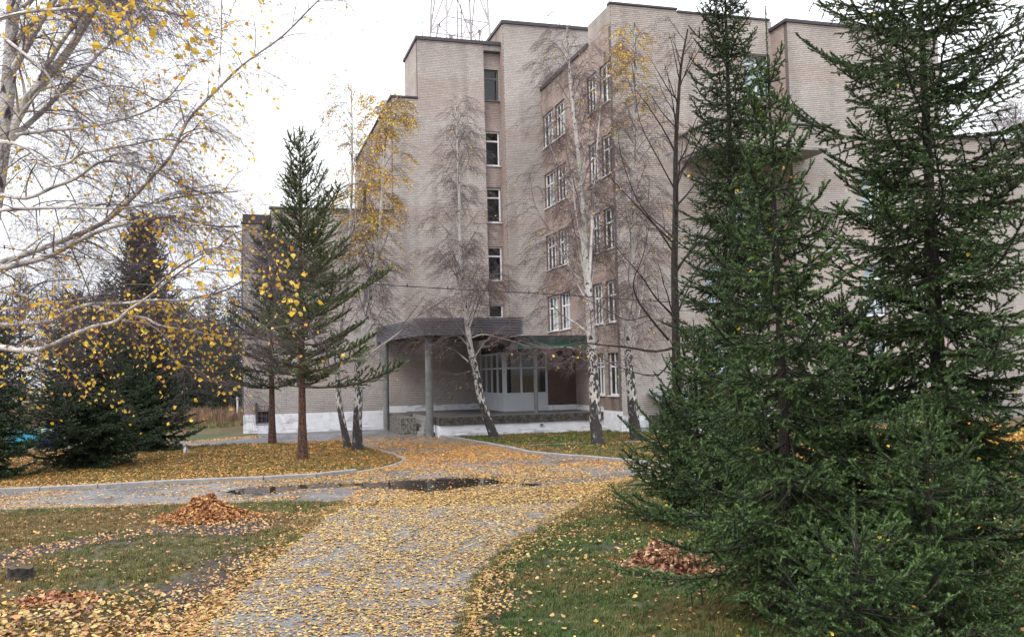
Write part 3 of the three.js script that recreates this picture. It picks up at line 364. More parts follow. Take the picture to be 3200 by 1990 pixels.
// ------------------------------------------------------------------ lattice mast behind the roof
{ const b = dp(1436, 130, 88), t = thing('lattice_mast', 'white and red steel lattice mast rising behind the flat roof', 'mast', V(b.x, 0, b.z), 0.45);
  const hw = y => lerp(3.6, 1.1, y / 62), cor = (y, k) => { const s = hw(y); return V([s, s, -s, -s][k], y, [s, -s, -s, s][k]); }, ys = [0, 11, 21, 29.5, 36, 41.5, 47, 52];
  for (let k = 0; k < 4; k++) { for (const [y0, y1, mt] of [[0, 39.6, M.mastWhite], [39.6, 52, M.red]]) new MB().tube([cor(y0, k), cor(y1, k)], [0.11, 0.1], 8).build('leg', mt, t); }
  ys.slice(1).forEach((y, i) => { const mt = y > 42 ? M.red : M.mastWhite; const m = new MB(); for (let k = 0; k < 4; k++) { const a = cor(y, k), c = cor(y, (k + 1) % 4), lo = cor(ys[i], k), lo2 = cor(ys[i], (k + 1) % 4), mid = a.clone().add(c).multiplyScalar(0.5); m.tube([a, c], [0.06, 0.06], 6); m.tube([lo, mid], [0.075, 0.075], 6); m.tube([lo2, mid], [0.075, 0.075], 6); m.tube([mid, cor(y, (k + 2) % 4).add(cor(y, (k + 1) % 4)).multiplyScalar(0.5)], [0.045, 0.045], 6); m.box(mid.x - 0.2, mid.x + 0.2, mid.y - 0.28, mid.y + 0.05, mid.z - 0.03, mid.z + 0.03); } m.build('brace', mt, t); });
  const cab = new MB(); for (const s of [-0.25, 0.15]) cab.tube(bendy([V(s, 52, 0.2), V(s, 36, 0.2), V(s, 34.3, 0.25), V(s + 0.7, 33, 0.6), V(s + 2.6, 32.4, 1.2)], 6), ease(0.05, 0.05, 25), 6); for (let y = 33.5; y < 52; y += 1.3) cab.bar(V(-0.3, y, 0.2), V(0.2, y, 0.2), 0.05, 0.05); cab.build('cable', M.metal, t); }
// ------------------------------------------------------------------ conifers
const UP = V(0, 1, 0), XX = V(1, 0, 0);
const rdir = r => V(r() - 0.5, r() - 0.5, r() - 0.5).normalize();
// one needled shoot
function shoot(m, p, d, len, o, r, tip) {
  const n = Math.max(4, Math.round(len * o.per)), s = Math.abs(d.y) > 0.9 ? XX : UP, a = d.clone().cross(s).normalize(), b = a.clone().cross(d);
  const e = p.clone().addScaledVector(d, len); m.tube([p, e], [o.stem, o.stem * 0.6], 3, o.wood, o.wood, 0, 1, false);
  for (let k = 0; k < n; k++) {
    const t = (k + r()) / n, w = r() * 6.283, L = o.nl * (0.75 + 0.4 * r()) * (t > 0.9 ? 0.8 : 1), q = p.clone().addScaledVector(d, len * t), out = a.clone().multiplyScalar(Math.cos(w)).addScaledVector(b, Math.sin(w));
    const tp = q.clone().addScaledVector(out, L * o.spread).addScaledVector(d, L * o.fwd), sd = out.clone().cross(d).multiplyScalar(o.nw * 0.5).addScaledVector(d, o.nw * 0.4);
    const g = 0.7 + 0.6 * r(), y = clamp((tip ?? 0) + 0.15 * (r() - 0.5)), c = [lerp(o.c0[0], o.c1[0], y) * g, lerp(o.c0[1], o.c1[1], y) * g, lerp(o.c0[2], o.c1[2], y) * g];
    m.tri(q.clone().sub(sd).toArray(), q.clone().add(sd).toArray(), tp.toArray(), c);
  }
}
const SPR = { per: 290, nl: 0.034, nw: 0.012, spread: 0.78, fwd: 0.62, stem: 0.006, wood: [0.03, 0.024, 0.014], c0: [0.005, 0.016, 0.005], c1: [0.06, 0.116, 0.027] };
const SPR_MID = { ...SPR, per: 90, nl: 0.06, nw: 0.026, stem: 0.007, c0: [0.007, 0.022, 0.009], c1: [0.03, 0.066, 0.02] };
const SPR_FAR = { ...SPR, per: 40, nl: 0.085, nw: 0.04, stem: 0.008, c0: [0.022, 0.052, 0.026], c1: [0.045, 0.085, 0.04] };
const PIN = { per: 260, nl: 0.08, nw: 0.015, spread: 0.6, fwd: 0.75, stem: 0.01, wood: [0.06, 0.04, 0.028], c0: [0.018, 0.042, 0.017], c1: [0.085, 0.115, 0.03] };
function spruceBough(L, seed, o, gap) {
  const r = rngOf(seed), m = new MB(true), n = 9, ax = [], sag = 0.1 + 0.08 * r();
  for (let i = 0; i < n; i++) { const t = i / (n - 1); ax.push(V(L * t, L * (-sag * Math.sin(t * Math.PI * 0.9) + 0.1 * t * t), 0.04 * L * Math.sin(t * 5 + seed))); }
  m.tube(ax, ease(0.005 + 0.006 * L, 0.004, n), 5, [0.035, 0.025, 0.019], [0.035, 0.035, 0.018], 0, 1, false);
  const c = new THREE.CatmullRomCurve3(ax); let side = 1;
  shoot(m, c.getPoint(0.96), c.getTangent(1), 0.12 + 0.06 * r(), o, r, 0.9);
  for (let s = Math.min(0.25, L * 0.12); s < L * 0.97; s += gap * (0.8 + 0.4 * r())) {
    const t = s / L, p = c.getPoint(t), T = c.getTangent(t); side = -side; const a = rad(48 + 16 * r()) * side;
    const rem = L * (1 - t), l = Math.min(0.62, 0.1 + 0.52 * rem) * (0.7 + 0.5 * r()), d = T.clone().applyAxisAngle(UP, a); d.y += -0.2 + 0.35 * (r() - 0.3) * (1 - t) + 0.2 * t; d.normalize();
    shoot(m, p, T, gap * 1.6, o, r, 0.1);
    // a side twig of shoots that carries smaller shoots
    const k = Math.max(1, Math.round(l / 0.13)); let q = p.clone(), dd = d.clone();
    for (let i = 0; i < k; i++) { const sl = l / k; shoot(m, q, dd, sl * 1.1, o, r, i === k - 1 ? 0.75 + 0.25 * r() : 0.25); q = q.clone().addScaledVector(dd, sl); dd = dd.clone(); dd.y += -0.1 + 0.16 * r(); dd.applyAxisAngle(UP, 0.2 * (r() - 0.5)).normalize();
      if (i < k - 1 || k === 1) for (const sg of [-1, 1]) if (r() < 0.85) { const e = dd.clone().applyAxisAngle(UP, sg * rad(45 + 20 * r())); e.y -= 0.25 * r(); e.normalize(); shoot(m, q, e, (0.07 + 0.09 * r()) * Math.min(1, 0.4 + rem), o, r, 0.55 + 0.45 * r()); }
      if (o === SPR && r() < 0.13 && t < 0.7) { const e = V(0.2 * (r() - 0.5), -1, 0.2 * (r() - 0.5)).normalize(); shoot(m, q, e, 0.1 + 0.14 * r(), o, r, 0.2); } }
    if (r() < 0.35 && t > 0.2) { const e = T.clone().add(V(0, 0.5 + 0.6 * r(), (r() - 0.5))).normalize(); shoot(m, p, e, 0.07 + 0.08 * r(), o, r, 0.8); }
  }
  return m.geo();
}
function pineBough(L, seed, o) {
  const r = rngOf(seed), m = new MB(true), ax = []; for (let i = 0; i < 7; i++) { const t = i / 6; ax.push(V(L * t, L * (0.16 * t * t - 0.04 * Math.sin(t * 3)), 0.06 * L * Math.sin(t * 4 + seed))); }
  m.tube(ax, ease(0.008 + 0.011 * L, 0.007, 7), 5, [0.05, 0.032, 0.024], [0.08, 0.06, 0.04], 0, 1, false); const c = new THREE.CatmullRomCurve3(ax);
  shoot(m, c.getPoint(0.92), c.getTangent(1), 0.2 + 0.1 * r(), o, r, 0.9); let side = 1;
  for (let s = L * 0.22; s < L * 0.95; s += 0.09 * (0.8 + 0.5 * r())) { const t = s / L, p = c.getPoint(t), T = c.getTangent(t); side = -side; const l = Math.min(0.8, (0.15 + 0.5 * L * (1 - t))) * (0.6 + 0.6 * r()), d = T.clone().applyAxisAngle(UP, side * rad(40 + 20 * r())); d.y += 0.3 * (r() - 0.25); d.normalize();
    const e = p.clone().addScaledVector(d, l); m.tube([p, e], [0.007, 0.005], 4, [0.06, 0.042, 0.03], [0.07, 0.05, 0.035], 0, 1, false);
    for (let i = 0; i < 1 + l / 0.16; i++) { const q = p.clone().addScaledVector(d, l * (1 - i * 0.16 / l * 0.9)); if (q.x < L * 0.2) continue; const e2 = d.clone().add(V((r() - 0.5) * 0.9, 0.55 * r(), (r() - 0.5) * 0.9)).normalize(); shoot(m, q, i ? e2 : d, 0.08 + 0.1 * r(), o, r, i ? 0.4 * r() + 0.2 : 0.85); }
    if (t > 0.5) shoot(m, p, T, 0.15, o, r, 0.3); }
  return m.geo();
}
const BOUGHS = {};
function boughSet(kind) { if (BOUGHS[kind]) return BOUGHS[kind]; const S = { spruce: { ls: [0.35, 0.7, 1.1, 1.6, 2.2, 2.9], nv: 3, f: (l, s) => spruceBough(l, s, SPR, 0.09) }, mid: { ls: [0.4, 0.9, 1.5, 2.1, 2.8], nv: 3, f: (l, s) => spruceBough(l, s, SPR_MID, 0.13) }, far: { ls: [0.6, 1.4, 2.4], nv: 2, f: (l, s) => spruceBough(l, s, SPR_FAR, 0.28) }, pine: { ls: [0.45, 0.9, 1.5, 2.2, 3.0], nv: 3, f: (l, s) => pineBough(l, s, PIN) } }[kind];
  return BOUGHS[kind] = S.ls.map((l, i) => ({ l, g: Array.from({ length: S.nv }, (_, k) => S.f(l, 100 * i + k + 7 * kind.length)) })); }
// o: h height, R base radius, h0 lowest bough, gap whorl spacing, pitch top/bottom in degrees, per boughs a whorl
function conifer(name, label, category, p, o, group) {
  const t = thing(name, label, category, p, 0, group), r = rngOf(o.seed), set = boughSet(o.kind), lists = set.map(s => s.g.map(() => [[], []]));
  const lean = V(0.012 * (r() - 0.5) * o.h, 0, 0.012 * (r() - 0.5) * o.h), axis = []; for (let i = 0; i <= 8; i++) { const f = i / 8; axis.push(V(lean.x * f * f + (o.bend || 0) * Math.sin(f * 3), o.h * f, lean.z * f * f)); } axis[0].y = -0.1;
  const at = y => { const f = clamp(y / o.h) * 8, i = Math.min(7, Math.floor(f)); return axis[i].clone().lerp(axis[i + 1], f - i); };
  const tr = o.tr ?? 0.012 * o.h; const rr = axis.map((_, i) => lerp(tr, 0.012, Math.pow(i / 8, 0.85))); rr[0] *= 1.25;
  const tm = new MB(); tm.tube(axis, rr, 12, null, null, 0, 2); tm.build('trunk', o.bark ?? M.darkBark, t);
  const put = (y, L, yaw, pitch, az0) => { let bi = 0; for (let i = 0; i < set.length; i++) if (Math.abs(Math.log(set[i].l / L)) < Math.abs(Math.log(set[bi].l / L))) bi = i; const s = L / set[bi].l, v = Math.floor(r() * set[bi].g.length);
    const q = new THREE.Quaternion().setFromEuler(new THREE.Euler(0, yaw, 0)).multiply(new THREE.Quaternion().setFromEuler(new THREE.Euler((r() - 0.5) * 0.5, 0, pitch))); const b = at(y); lists[bi][v][0].push(new THREE.Matrix4().compose(b, q, V(s, s, s))); const k = (0.8 + 0.4 * r()) * (o.tint ?? 1); lists[bi][v][1].push(C(k, k, k)); };
  let y = o.h0, az = r() * 6.28; const y1 = o.h - 0.12;
  while (y < y1) { const f = clamp((o.h - y) / (o.h - o.h0)), R = o.R * Math.pow(f, o.pow ?? 0.8) * (o.shape ? o.shape(1 - f) : 1) + 0.18, pt = rad(lerp(o.pt, o.pb, Math.pow(f, 0.7))); const n = o.per ?? 6;
    for (let k = 0; k < n; k++) { const yaw = az + k / n * 6.283 + 0.5 * (r() - 0.5); const vy = o.vary ?? 0.21; let L = R * (0.93 + 2 * vy * (r() - 0.5)); if (o.side) L *= o.side(yaw, f); if (o.gaps && r() < o.gaps) continue; if (L > 0.15) put(y + 0.08 * (r() - 0.5), L, yaw, pt + 0.2 * (r() - 0.5)); }
    const gap = o.gap * lerp(0.8, 1.1, f) * (0.85 + 0.3 * r()); for (let k = 0; k < (o.inter ?? 4) * lerp(o.thin ?? 0.4, 1, smooth(0.2, 0.6, f)); k++) put(y + gap * (0.25 + 0.6 * r()), Math.max(0.3, R * (0.35 + 0.3 * r())), r() * 6.283, pt + 0.3 * (r() - 0.5));
    y += gap; az += 0.9 + r(); }
  // leader
  const lm = new MB(true), so = { spruce: SPR, mid: SPR_MID, far: SPR_FAR, pine: PIN }[o.kind]; shoot(lm, V(0, 0, 0), UP, o.leader ?? 0.45, so, r, 0.8); const ld = lm.build('leader', M.needle, t); ld.position.copy(at(o.h - 0.05));
  const crown = new THREE.Group(); crown.name = 'crown'; crown.userData.kind = 'stuff'; t.add(crown); t.userData.n = undefined; delete t.userData.n;
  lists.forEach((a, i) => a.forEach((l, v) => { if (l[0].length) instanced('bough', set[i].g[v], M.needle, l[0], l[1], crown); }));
  return { t, lists, set };
}
// birch leaf lying or hanging: local +x from stalk to tip, about 1 long
function leafGeo(fold, curl, seed) { const r = rngOf(seed), m = new MB(), W = [[0, 0], [0.16, 0.3], [0.38, 0.4], [0.68, 0.24], [1, 0]], z = (x, s) => fold * Math.abs(s) + curl * (x - 0.4) ** 2 + 0.05 * (r() - 0.5); const mid = W.map(([x]) => [x - 0.5, curl * (x - 0.4) ** 2, 0]); for (const s of [-1, 1]) { const e = W.map(([x, w]) => [x - 0.5, z(x, w), s * w * (0.9 + 0.2 * r())]); for (let i = 0; i < 4; i++) { if (i === 0) m.tri(mid[0], s > 0 ? e[1] : mid[1], s > 0 ? mid[1] : e[1]); else if (i === 3) m.tri(mid[3], s > 0 ? e[3] : mid[4], s > 0 ? mid[4] : e[3]); else { if (s > 0) m.quad(mid[i], e[i], e[i + 1], mid[i + 1]); else m.quad(mid[i], mid[i + 1], e[i + 1], e[i]); } } } return m.geo(); }
const LEAVES = [leafGeo(0.25, 0.5, 1), leafGeo(-0.2, -0.3, 2), leafGeo(0.5, 0.9, 3), leafGeo(0.1, -0.8, 4)];
const yellow = r => { const k = r(), b = 0.75 + 0.45 * r(); return k < 0.7 ? C(0.8 * b, 0.53 * b, 0.04 * b) : k < 0.82 ? C(0.66 * b, 0.29 * b, 0.025 * b) : k < 0.95 ? C(0.62 * b, 0.47 * b, 0.07 * b) : C(0.35 * b, 0.36 * b, 0.04 * b); };
// leaves caught on the boughs
function caught(tree, n, seed, size) { const r = rngOf(seed), all = []; tree.lists.forEach((a, i) => a.forEach((l, v) => l[0].forEach(m => all.push([m, tree.set[i].l])))); const mats = [], cols = []; for (let k = 0; k < n; k++) { const [m, L] = all[Math.floor(r() * all.length)], p = V(L * (0.45 + 0.5 * r()), 0.02, 0.5 * (r() - 0.5) * L * 0.5).applyMatrix4(m); mats.push(new THREE.Matrix4().compose(p, new THREE.Quaternion().setFromEuler(new THREE.Euler(r() * 2 - 1, r() * 6, r() * 2 - 1)), V(1, 1, 1).multiplyScalar(size * (0.7 + 0.6 * r())))); const c = yellow(r).multiplyScalar(0.7); cols.push(c); } instanced('caught_leaves', LEAVES[2], M.litter, mats, cols, tree.t); }

const S1 = conifer('spruce_tree', 'tallest dark green spruce at the right edge with its trunk showing', 'spruce', dp(2968, 1835, 12.9).setY(0), { kind: 'spruce', seed: 3, h: 9.9, R: 2.5, h0: 0.5, gap: 0.5, pt: 54, pb: -16, per: 6, inter: 8, tr: 0.15, pow: 0.36, vary: 0.38, thin: 0.15 });
caught(S1, 110, 41, 0.052);
const S3 = conifer('spruce_tree', 'young bright green spruce with a bare pale leader left of the tallest spruce', 'spruce', dp(2478, 1990, 11.4).setY(0), { kind: 'spruce', seed: 8, h: 6.75, R: 2.0, h0: 0.4, gap: 0.4, pt: 52, pb: -16, per: 6, inter: 4, tr: 0.09, leader: 0.75, tint: 1.2, pow: 1.15 });
caught(S3, 60, 42, 0.05);
const S2 = conifer('spruce_tree', 'slender tall spruce behind the young spruce in front of the brick wing', 'spruce', dp(2322, 1570, 22).setY(0), { kind: 'spruce', seed: 5, h: 13.4, R: 1.75, h0: 0.8, gap: 0.4, pt: 45, pb: -12, per: 6, inter: 5, tr: 0.16, pow: 0.7, tint: 0.8 });
caught(S2, 60, 43, 0.07);
const S4 = conifer('spruce_tree', 'small spruce with a thin leader standing in front of the tallest spruce', 'spruce', dp(2930, 2080, 9.8).setY(0), { kind: 'spruce', seed: 12, h: 2.35, R: 1.3, h0: 0.25, gap: 0.33, pt: 45, pb: -5, per: 6, inter: 4, tr: 0.05, tint: 1.15 });
caught(S4, 18, 44, 0.045);
const S5 = conifer('spruce_tree', 'low bushy spruce at the foot of the dark bare tree', 'spruce', dp(2190, 1640, 18.5).setY(0), { kind: 'spruce', seed: 14, h: 3.6, R: 1.9, h0: 0.3, gap: 0.36, pt: 50, pb: 8, per: 7, inter: 5, tr: 0.06, tint: 1.1 });
conifer('spruce_tree', 'half-grown dense spruce between the young spruce and the tallest spruce', 'spruce', dp(2680, 1900, 12.6).setY(0), { kind: 'spruce', seed: 19, h: 3.9, R: 1.7, h0: 0.3, gap: 0.38, pt: 48, pb: -10, per: 7, inter: 6, tr: 0.06, pow: 0.8, tint: 0.95 });
const S6 = conifer('spruce_tree', 'low spreading spruce sapling at the bottom right corner', 'spruce', dp(2700, 2180, 9.0).setY(0), { kind: 'spruce', seed: 17, h: 1.5, R: 1.25, h0: 0.12, gap: 0.28, pt: 42, pb: 4, per: 6, inter: 4, tr: 0.04, tint: 1.15 });
caught(S6, 16, 46, 0.045);

// left: two pines before the building, spruces, the far wood
const PT = conifer('pine_tree', 'bushy green pine with a reddish trunk on the left lawn', 'pine', gp(945, 1438), { kind: 'pine', seed: 22, h: 12.0, R: 2.9, h0: 2.7, gap: 0.48, pt: 56, pb: 6, per: 5, inter: 4, tr: 0.17, pow: 0.72, vary: 0.55, gaps: 0.25, tint: 1.35, bark: M.pineBark, side: (yaw, f) => Math.cos(yaw) > 0.1 ? 1.18 : 0.72 });
caught(PT, 140, 48, 0.08);
conifer('pine_tree', 'thinner dark pine behind the bushy pine near the building corner', 'pine', gp(850, 1388), { kind: 'pine', seed: 25, h: 10.4, R: 2.2, h0: 2.6, gap: 0.62, pt: 40, pb: 4, per: 5, inter: 3, vary: 0.4, tr: 0.17, pow: 0.6, bark: M.pineBark, tint: 0.75 });
conifer('spruce_tree', 'wide dark spruce on the left lawn hung with yellow birch leaves', 'spruce', gp(272, 1462), { kind: 'mid', seed: 31, h: 6.2, R: 2.6, h0: 0.25, gap: 0.36, pt: 36, pb: -14, per: 8, inter: 7, shape: f => 0.6 + 0.72 * smooth(0, 0.3, f), tr: 0.16, pow: 0.55, tint: 0.95 });
conifer('spruce_tree', 'tall dark spruce beside the seated cat on the left lawn', 'spruce', gp(445, 1408), { kind: 'mid', seed: 33, h: 10.3, R: 2.7, h0: 0.3, gap: 0.33, pt: 42, pb: -12, per: 9, inter: 8, tr: 0.18, pow: 0.6, tint: 0.85 });
conifer('spruce_tree', 'dark spruce cut off by the left edge of the picture', 'spruce', gp(-40, 1500), { kind: 'mid', seed: 36, h: 5.6, R: 1.7, h0: 0.25, gap: 0.36, pt: 40, pb: -10, per: 9, inter: 8, tr: 0.14, pow: 0.55, tint: 0.95 });
{ const r = rngOf(50), L = ['left of the building above the dry grass', '']; 
  const spots = [[575, 70, 7.2], [612, 72, 6.4], [652, 74, 7.4], [690, 70, 6.6], [730, 73, 7.4], [-60, 62, 9], [60, 75, 12], [190, 80, 11], [330, 84, 12], [470, 88, 11], [535, 78, 9], [588, 92, 11.5], [628, 80, 8.6], [672, 96, 11.5], [705, 84, 8.8], [745, 90, 10.8], [560, 108, 13], [650, 112, 13], [720, 108, 12]];
  spots.forEach(([u, D, h], i) => conifer('conifer_tree', 'bluish green conifer in the far wood behind the dry grass, left of the building', 'conifer', dp(u, 1200, D).setY(0), { kind: 'far', seed: 60 + i, h: h * (0.95 + 0.2 * r()), R: 2.6, h0: 0.3, gap: 0.6, pt: 38, pb: -8, per: 6, inter: 5, tr: 0.16, pow: 0.7, tint: 1.0 }, 'conifers of the far wood')); }

// ------------------------------------------------------------------ bare birches
const WHT = [0.58, 0.55, 0.54], BRN = [0.12, 0.088, 0.088], DRK = [0.07, 0.05, 0.056];
// a drooping spray of fine twigs, about 1 m long
function spray(seed, rr, n = 8) { const r = rngOf(seed), m = new MB(true), tips = []; const one = (p, d, L, r0, k) => { const pts = [p.clone()]; let q = p.clone(), e = d.clone(); for (let i = 0; i < k; i++) { q = q.clone().addScaledVector(e, L / k); pts.push(q); e = e.clone().add(V((r() - 0.5) * 0.25, -0.42, (r() - 0.5) * 0.25)).normalize(); } m.tube(pts, ease(r0, r0 * 0.45, pts.length), 3, BRN, DRK, 0, 1, false); return pts; };
  const main = one(V(0, 0, 0), V(0.9, 0.25 * r(), 0).normalize(), 0.95, rr * 1.5, 6); for (let i = 0; i < n; i++) { const a = main[1 + Math.floor(r() * 5)], d = V(0.6 * r() + 0.1, -0.15 * r(), 1.3 * (r() - 0.5)).normalize(), q = one(a, d, 0.3 + 0.4 * r(), rr, 4); tips.push(...q.slice(1)); } tips.push(...main.slice(2)); return { g: m.geo(), tips }; }
const SPRAYF = [1, 2, 3, 4, 5].map(s => spray(s, 0.005, 10)), SPRAYN = [6, 7, 8, 9, 10, 11].map(s => spray(s, 0.0018, 11));
// o.limbs: explicit polylines [{pts, r0, r1}]; o.n: further limbs grown on the trunk
function birch(name, label, trunk, tr, o, group) {
  const base = trunk[0].clone().setY(0), t = thing(name, label, o.category ?? 'birch', base, 0, group), r = rngOf(o.seed), rel = P => P.map(p => p.clone().sub(base));
  const T = bendy(rel(trunk), 5), n = T.length; if (!o.noFoot) T[0].y = -0.1; const rad0 = T.map((_, i) => lerp(tr, tr * (o.topr ?? 0.12), Math.pow(i / (n - 1), 0.9))); if (!o.noFoot) { rad0[0] *= 1.35; rad0[1] *= 1.06; }
  const tm = new MB(); tm.tube(T, rad0, 14, null, null, o.v0 ?? 0, 1); tm.build('trunk', o.bark ?? M.birch, t);
  const limbs = [], fine = [], sprays = o.near ? SPRAYN : SPRAYF, put = sprays.map(() => []), leaves = [], H = T[n - 1].y;
  for (const l of o.limbs ?? []) limbs.push({ p: bendy(rel(l.pts), 3), r0: l.r0 * (o.near ? 0.72 : o.dark ? 0.7 : 0.62), r1: (l.r1 ?? l.r0 * 0.2) * 0.7, s: l.s ?? 1 });
  for (let k = 0; k < (o.n ?? 0); k++) { const f = lerp(o.f0 ?? 0.3, 0.97, Math.pow((k + r()) / o.n, 0.8)), i = Math.min(n - 2, Math.floor(f * (n - 1))), p = T[i].clone().lerp(T[i + 1], f * (n - 1) - i), az = o.az ? o.az(r) : r() * 6.283, L = (o.L ?? 3) * (f < 0.45 ? lerp(0.7, 1, (f - 0.2) / 0.25) : lerp(1, 0.25, (f - 0.45) / 0.52)) * (0.7 + 0.5 * r());
    const up = o.up ?? 1.0; let d = V(Math.cos(az), up + 0.5 * r(), Math.sin(az)).normalize(); const pts = [p]; let q = p; for (let j = 0; j < 6; j++) { q = q.clone().addScaledVector(d, L / 6); pts.push(q); d = d.clone().add(V(0.25 * (r() - 0.5), (o.droop ?? -0.05) + 0.22 * (r() - 0.5), 0.25 * (r() - 0.5))).normalize(); }
    limbs.push({ p: pts, r0: Math.min(rad0[i] * 0.45, 0.01 + 0.009 * L), r1: 0.006, s: 1, auto: true }); }
  const lm = new MB(true), tone = (x, dark) => { const f = smooth(o.near ? 0.006 : 0.012, o.near ? 0.016 : 0.035, x) * (o.near ? 1.12 : 1); return dark ? [0.03, 0.021, 0.02] : [lerp(BRN[0], WHT[0], f), lerp(BRN[1], WHT[1], f), lerp(BRN[2], WHT[2], f)]; };
  const spot = (p, az, sc) => { const k = Math.floor(r() * sprays.length); put[k].push(new THREE.Matrix4().compose(p, new THREE.Quaternion().setFromEuler(new THREE.Euler(0.5 * (r() - 0.5), az, 0.35 * (r() - 0.4))), V(sc, sc, sc))); };
  const addTube = (P, r0, r1, s) => { const R = ease(r0, r1, P.length, 0.8); lm.tube(P, R, s, R.map(x => { const c = tone(x, o.dark), k = 0.8 + 0.35 * r(); return r() < 0.16 && x > 0.012 ? c.map(y => y * 0.3) : c.map(y => y * k); }), null, 0, 1, false); };
  const grow = (P, r0, r1, lv, sc) => { addTube(P, r0, r1, lv ? 4 : 7); const c = new THREE.CatmullRomCurve3(P), L = c.getLength();
    const gap = (lv ? o.g2 ?? 0.3 : o.g1 ?? 0.45); for (let s = L * (lv ? 0.12 : o.bareBase ?? 0.2); s < L; s += gap * (0.6 + 0.8 * r())) { const u = s / L, p = c.getPointAt(u), d = c.getTangentAt(u);
      if (lv < 1) { const l = (o.sub ?? 0.9) * (0.5 + 0.9 * r()) * lerp(1, 0.5, u) * sc; let e = d.clone().add(rdir(r).multiplyScalar(1.15)); e.y += o.subUp ?? 0.15; e.normalize(); const pts = [p]; let q = p; for (let j = 0; j < 4; j++) { q = q.clone().addScaledVector(e, l / 4); pts.push(q); e = e.clone().add(V(0.3 * (r() - 0.5), -0.16 + 0.2 * (r() - 0.5), 0.3 * (r() - 0.5))).normalize(); } grow(pts, Math.max(0.0045, lerp(r0, r1, u) * 0.42), 0.003, 1, sc); }
      if (lv || u > 0.5) { const ns = o.ns ?? 1; for (let j = 0; j < ns; j++) if (r() < (o.dens ?? 1)) spot(p, Math.atan2(-d.z, d.x) + 2.2 * (r() - 0.5), (o.ss ?? 0.8) * (0.6 + 0.8 * r())); } }
    spot(P[P.length - 1], Math.atan2(-(P[P.length - 1].z - P[P.length - 2].z), P[P.length - 1].x - P[P.length - 2].x), (o.ss ?? 0.8)); };
  for (const l of limbs) grow(l.p, l.r0, l.r1, 0, l.s);
  lm.build('limbs', M.limb, t);
  const tw = new THREE.Group(); tw.name = 'twigs'; tw.userData.kind = 'stuff'; t.add(tw); put.forEach((l, k) => { if (l.length) instanced('twig', sprays[k].g, o.dark ? M.twigDark : o.near ? M.twigNear : M.limb, l, null, tw); });
  // the leaves that are left
  if (o.leaves) { const all = put.flatMap((l, k) => l.map(m => [m, k])), L = LEAVES.map(() => [[], []]); let tries = 0, got = 0; while (got < o.leaves && tries++ < o.leaves * 60) { const [m, k] = all[Math.floor(r() * all.length)]; const c0 = V(0, 0, 0).applyMatrix4(m); if (o.leafAt && r() > o.leafAt(c0.clone().add(base))) continue; const nb = 1 + Math.floor(r() * 4); for (let j = 0; j < nb; j++) { const q = sprays[k].tips[Math.floor(r() * sprays[k].tips.length)].clone().applyMatrix4(m); const s = (o.leafSize ?? 0.05) * (0.7 + 0.6 * r()), v = Math.floor(r() * 4); const rot = new THREE.Quaternion().setFromEuler(new THREE.Euler(0, r() * 6.283, 0)).multiply(new THREE.Quaternion().setFromEuler(new THREE.Euler(r() * 6.28, 0, -1.1 - 0.7 * r() + 0.5))); q.y -= s * 0.5; L[v][0].push(new THREE.Matrix4().compose(q, rot, V(s, s, s))); L[v][1].push(yellow(r)); got++; } }
    if (o.single) { const flat = []; L.forEach((l, v) => l[0].forEach((m, i) => { const p = V().setFromMatrixPosition(m).add(base); flat.push([p.distanceTo(camera.position) / (m.getMaxScaleOnAxis()), v, i]); })); flat.sort((a, b) => a[0] - b[0]); const drop = new Set(), pal = Array.from({ length: 14 }, () => { const m = M.leaf.clone(); m.color.copy(yellow(r)); return m; }); for (const [, v, i] of flat.slice(0, 300)) { const m = mesh('leaf', LEAVES[v], pal[Math.floor(r() * 14)], t); L[v][0][i].decompose(m.position, m.quaternion, m.scale); drop.add(v + '_' + i); } L.forEach((l, v) => { l[0] = l[0].filter((_, i) => !drop.has(v + '_' + i)); l[1] = l[1].filter((_, i) => !drop.has(v + '_' + i)); }); }
    const lg = new THREE.Group(); lg.name = 'foliage'; lg.userData.kind = 'stuff'; t.add(lg); L.forEach((l, v) => { if (l[0].length) instanced('leaves', LEAVES[v], M.leaf, l[0], l[1], lg); }); }
  return t;
}
M.twigNear = std({ color: C(0.62, 0.55, 0.66), vertexColors: true });
M.twigDark = std({ color: C(0.5, 0.45, 0.5), vertexColors: true });
const px = (l, D, D1) => l.map(([u, v, d], i) => dp(u, v, d ?? lerp(D, D1 ?? D, i / (l.length - 1))));
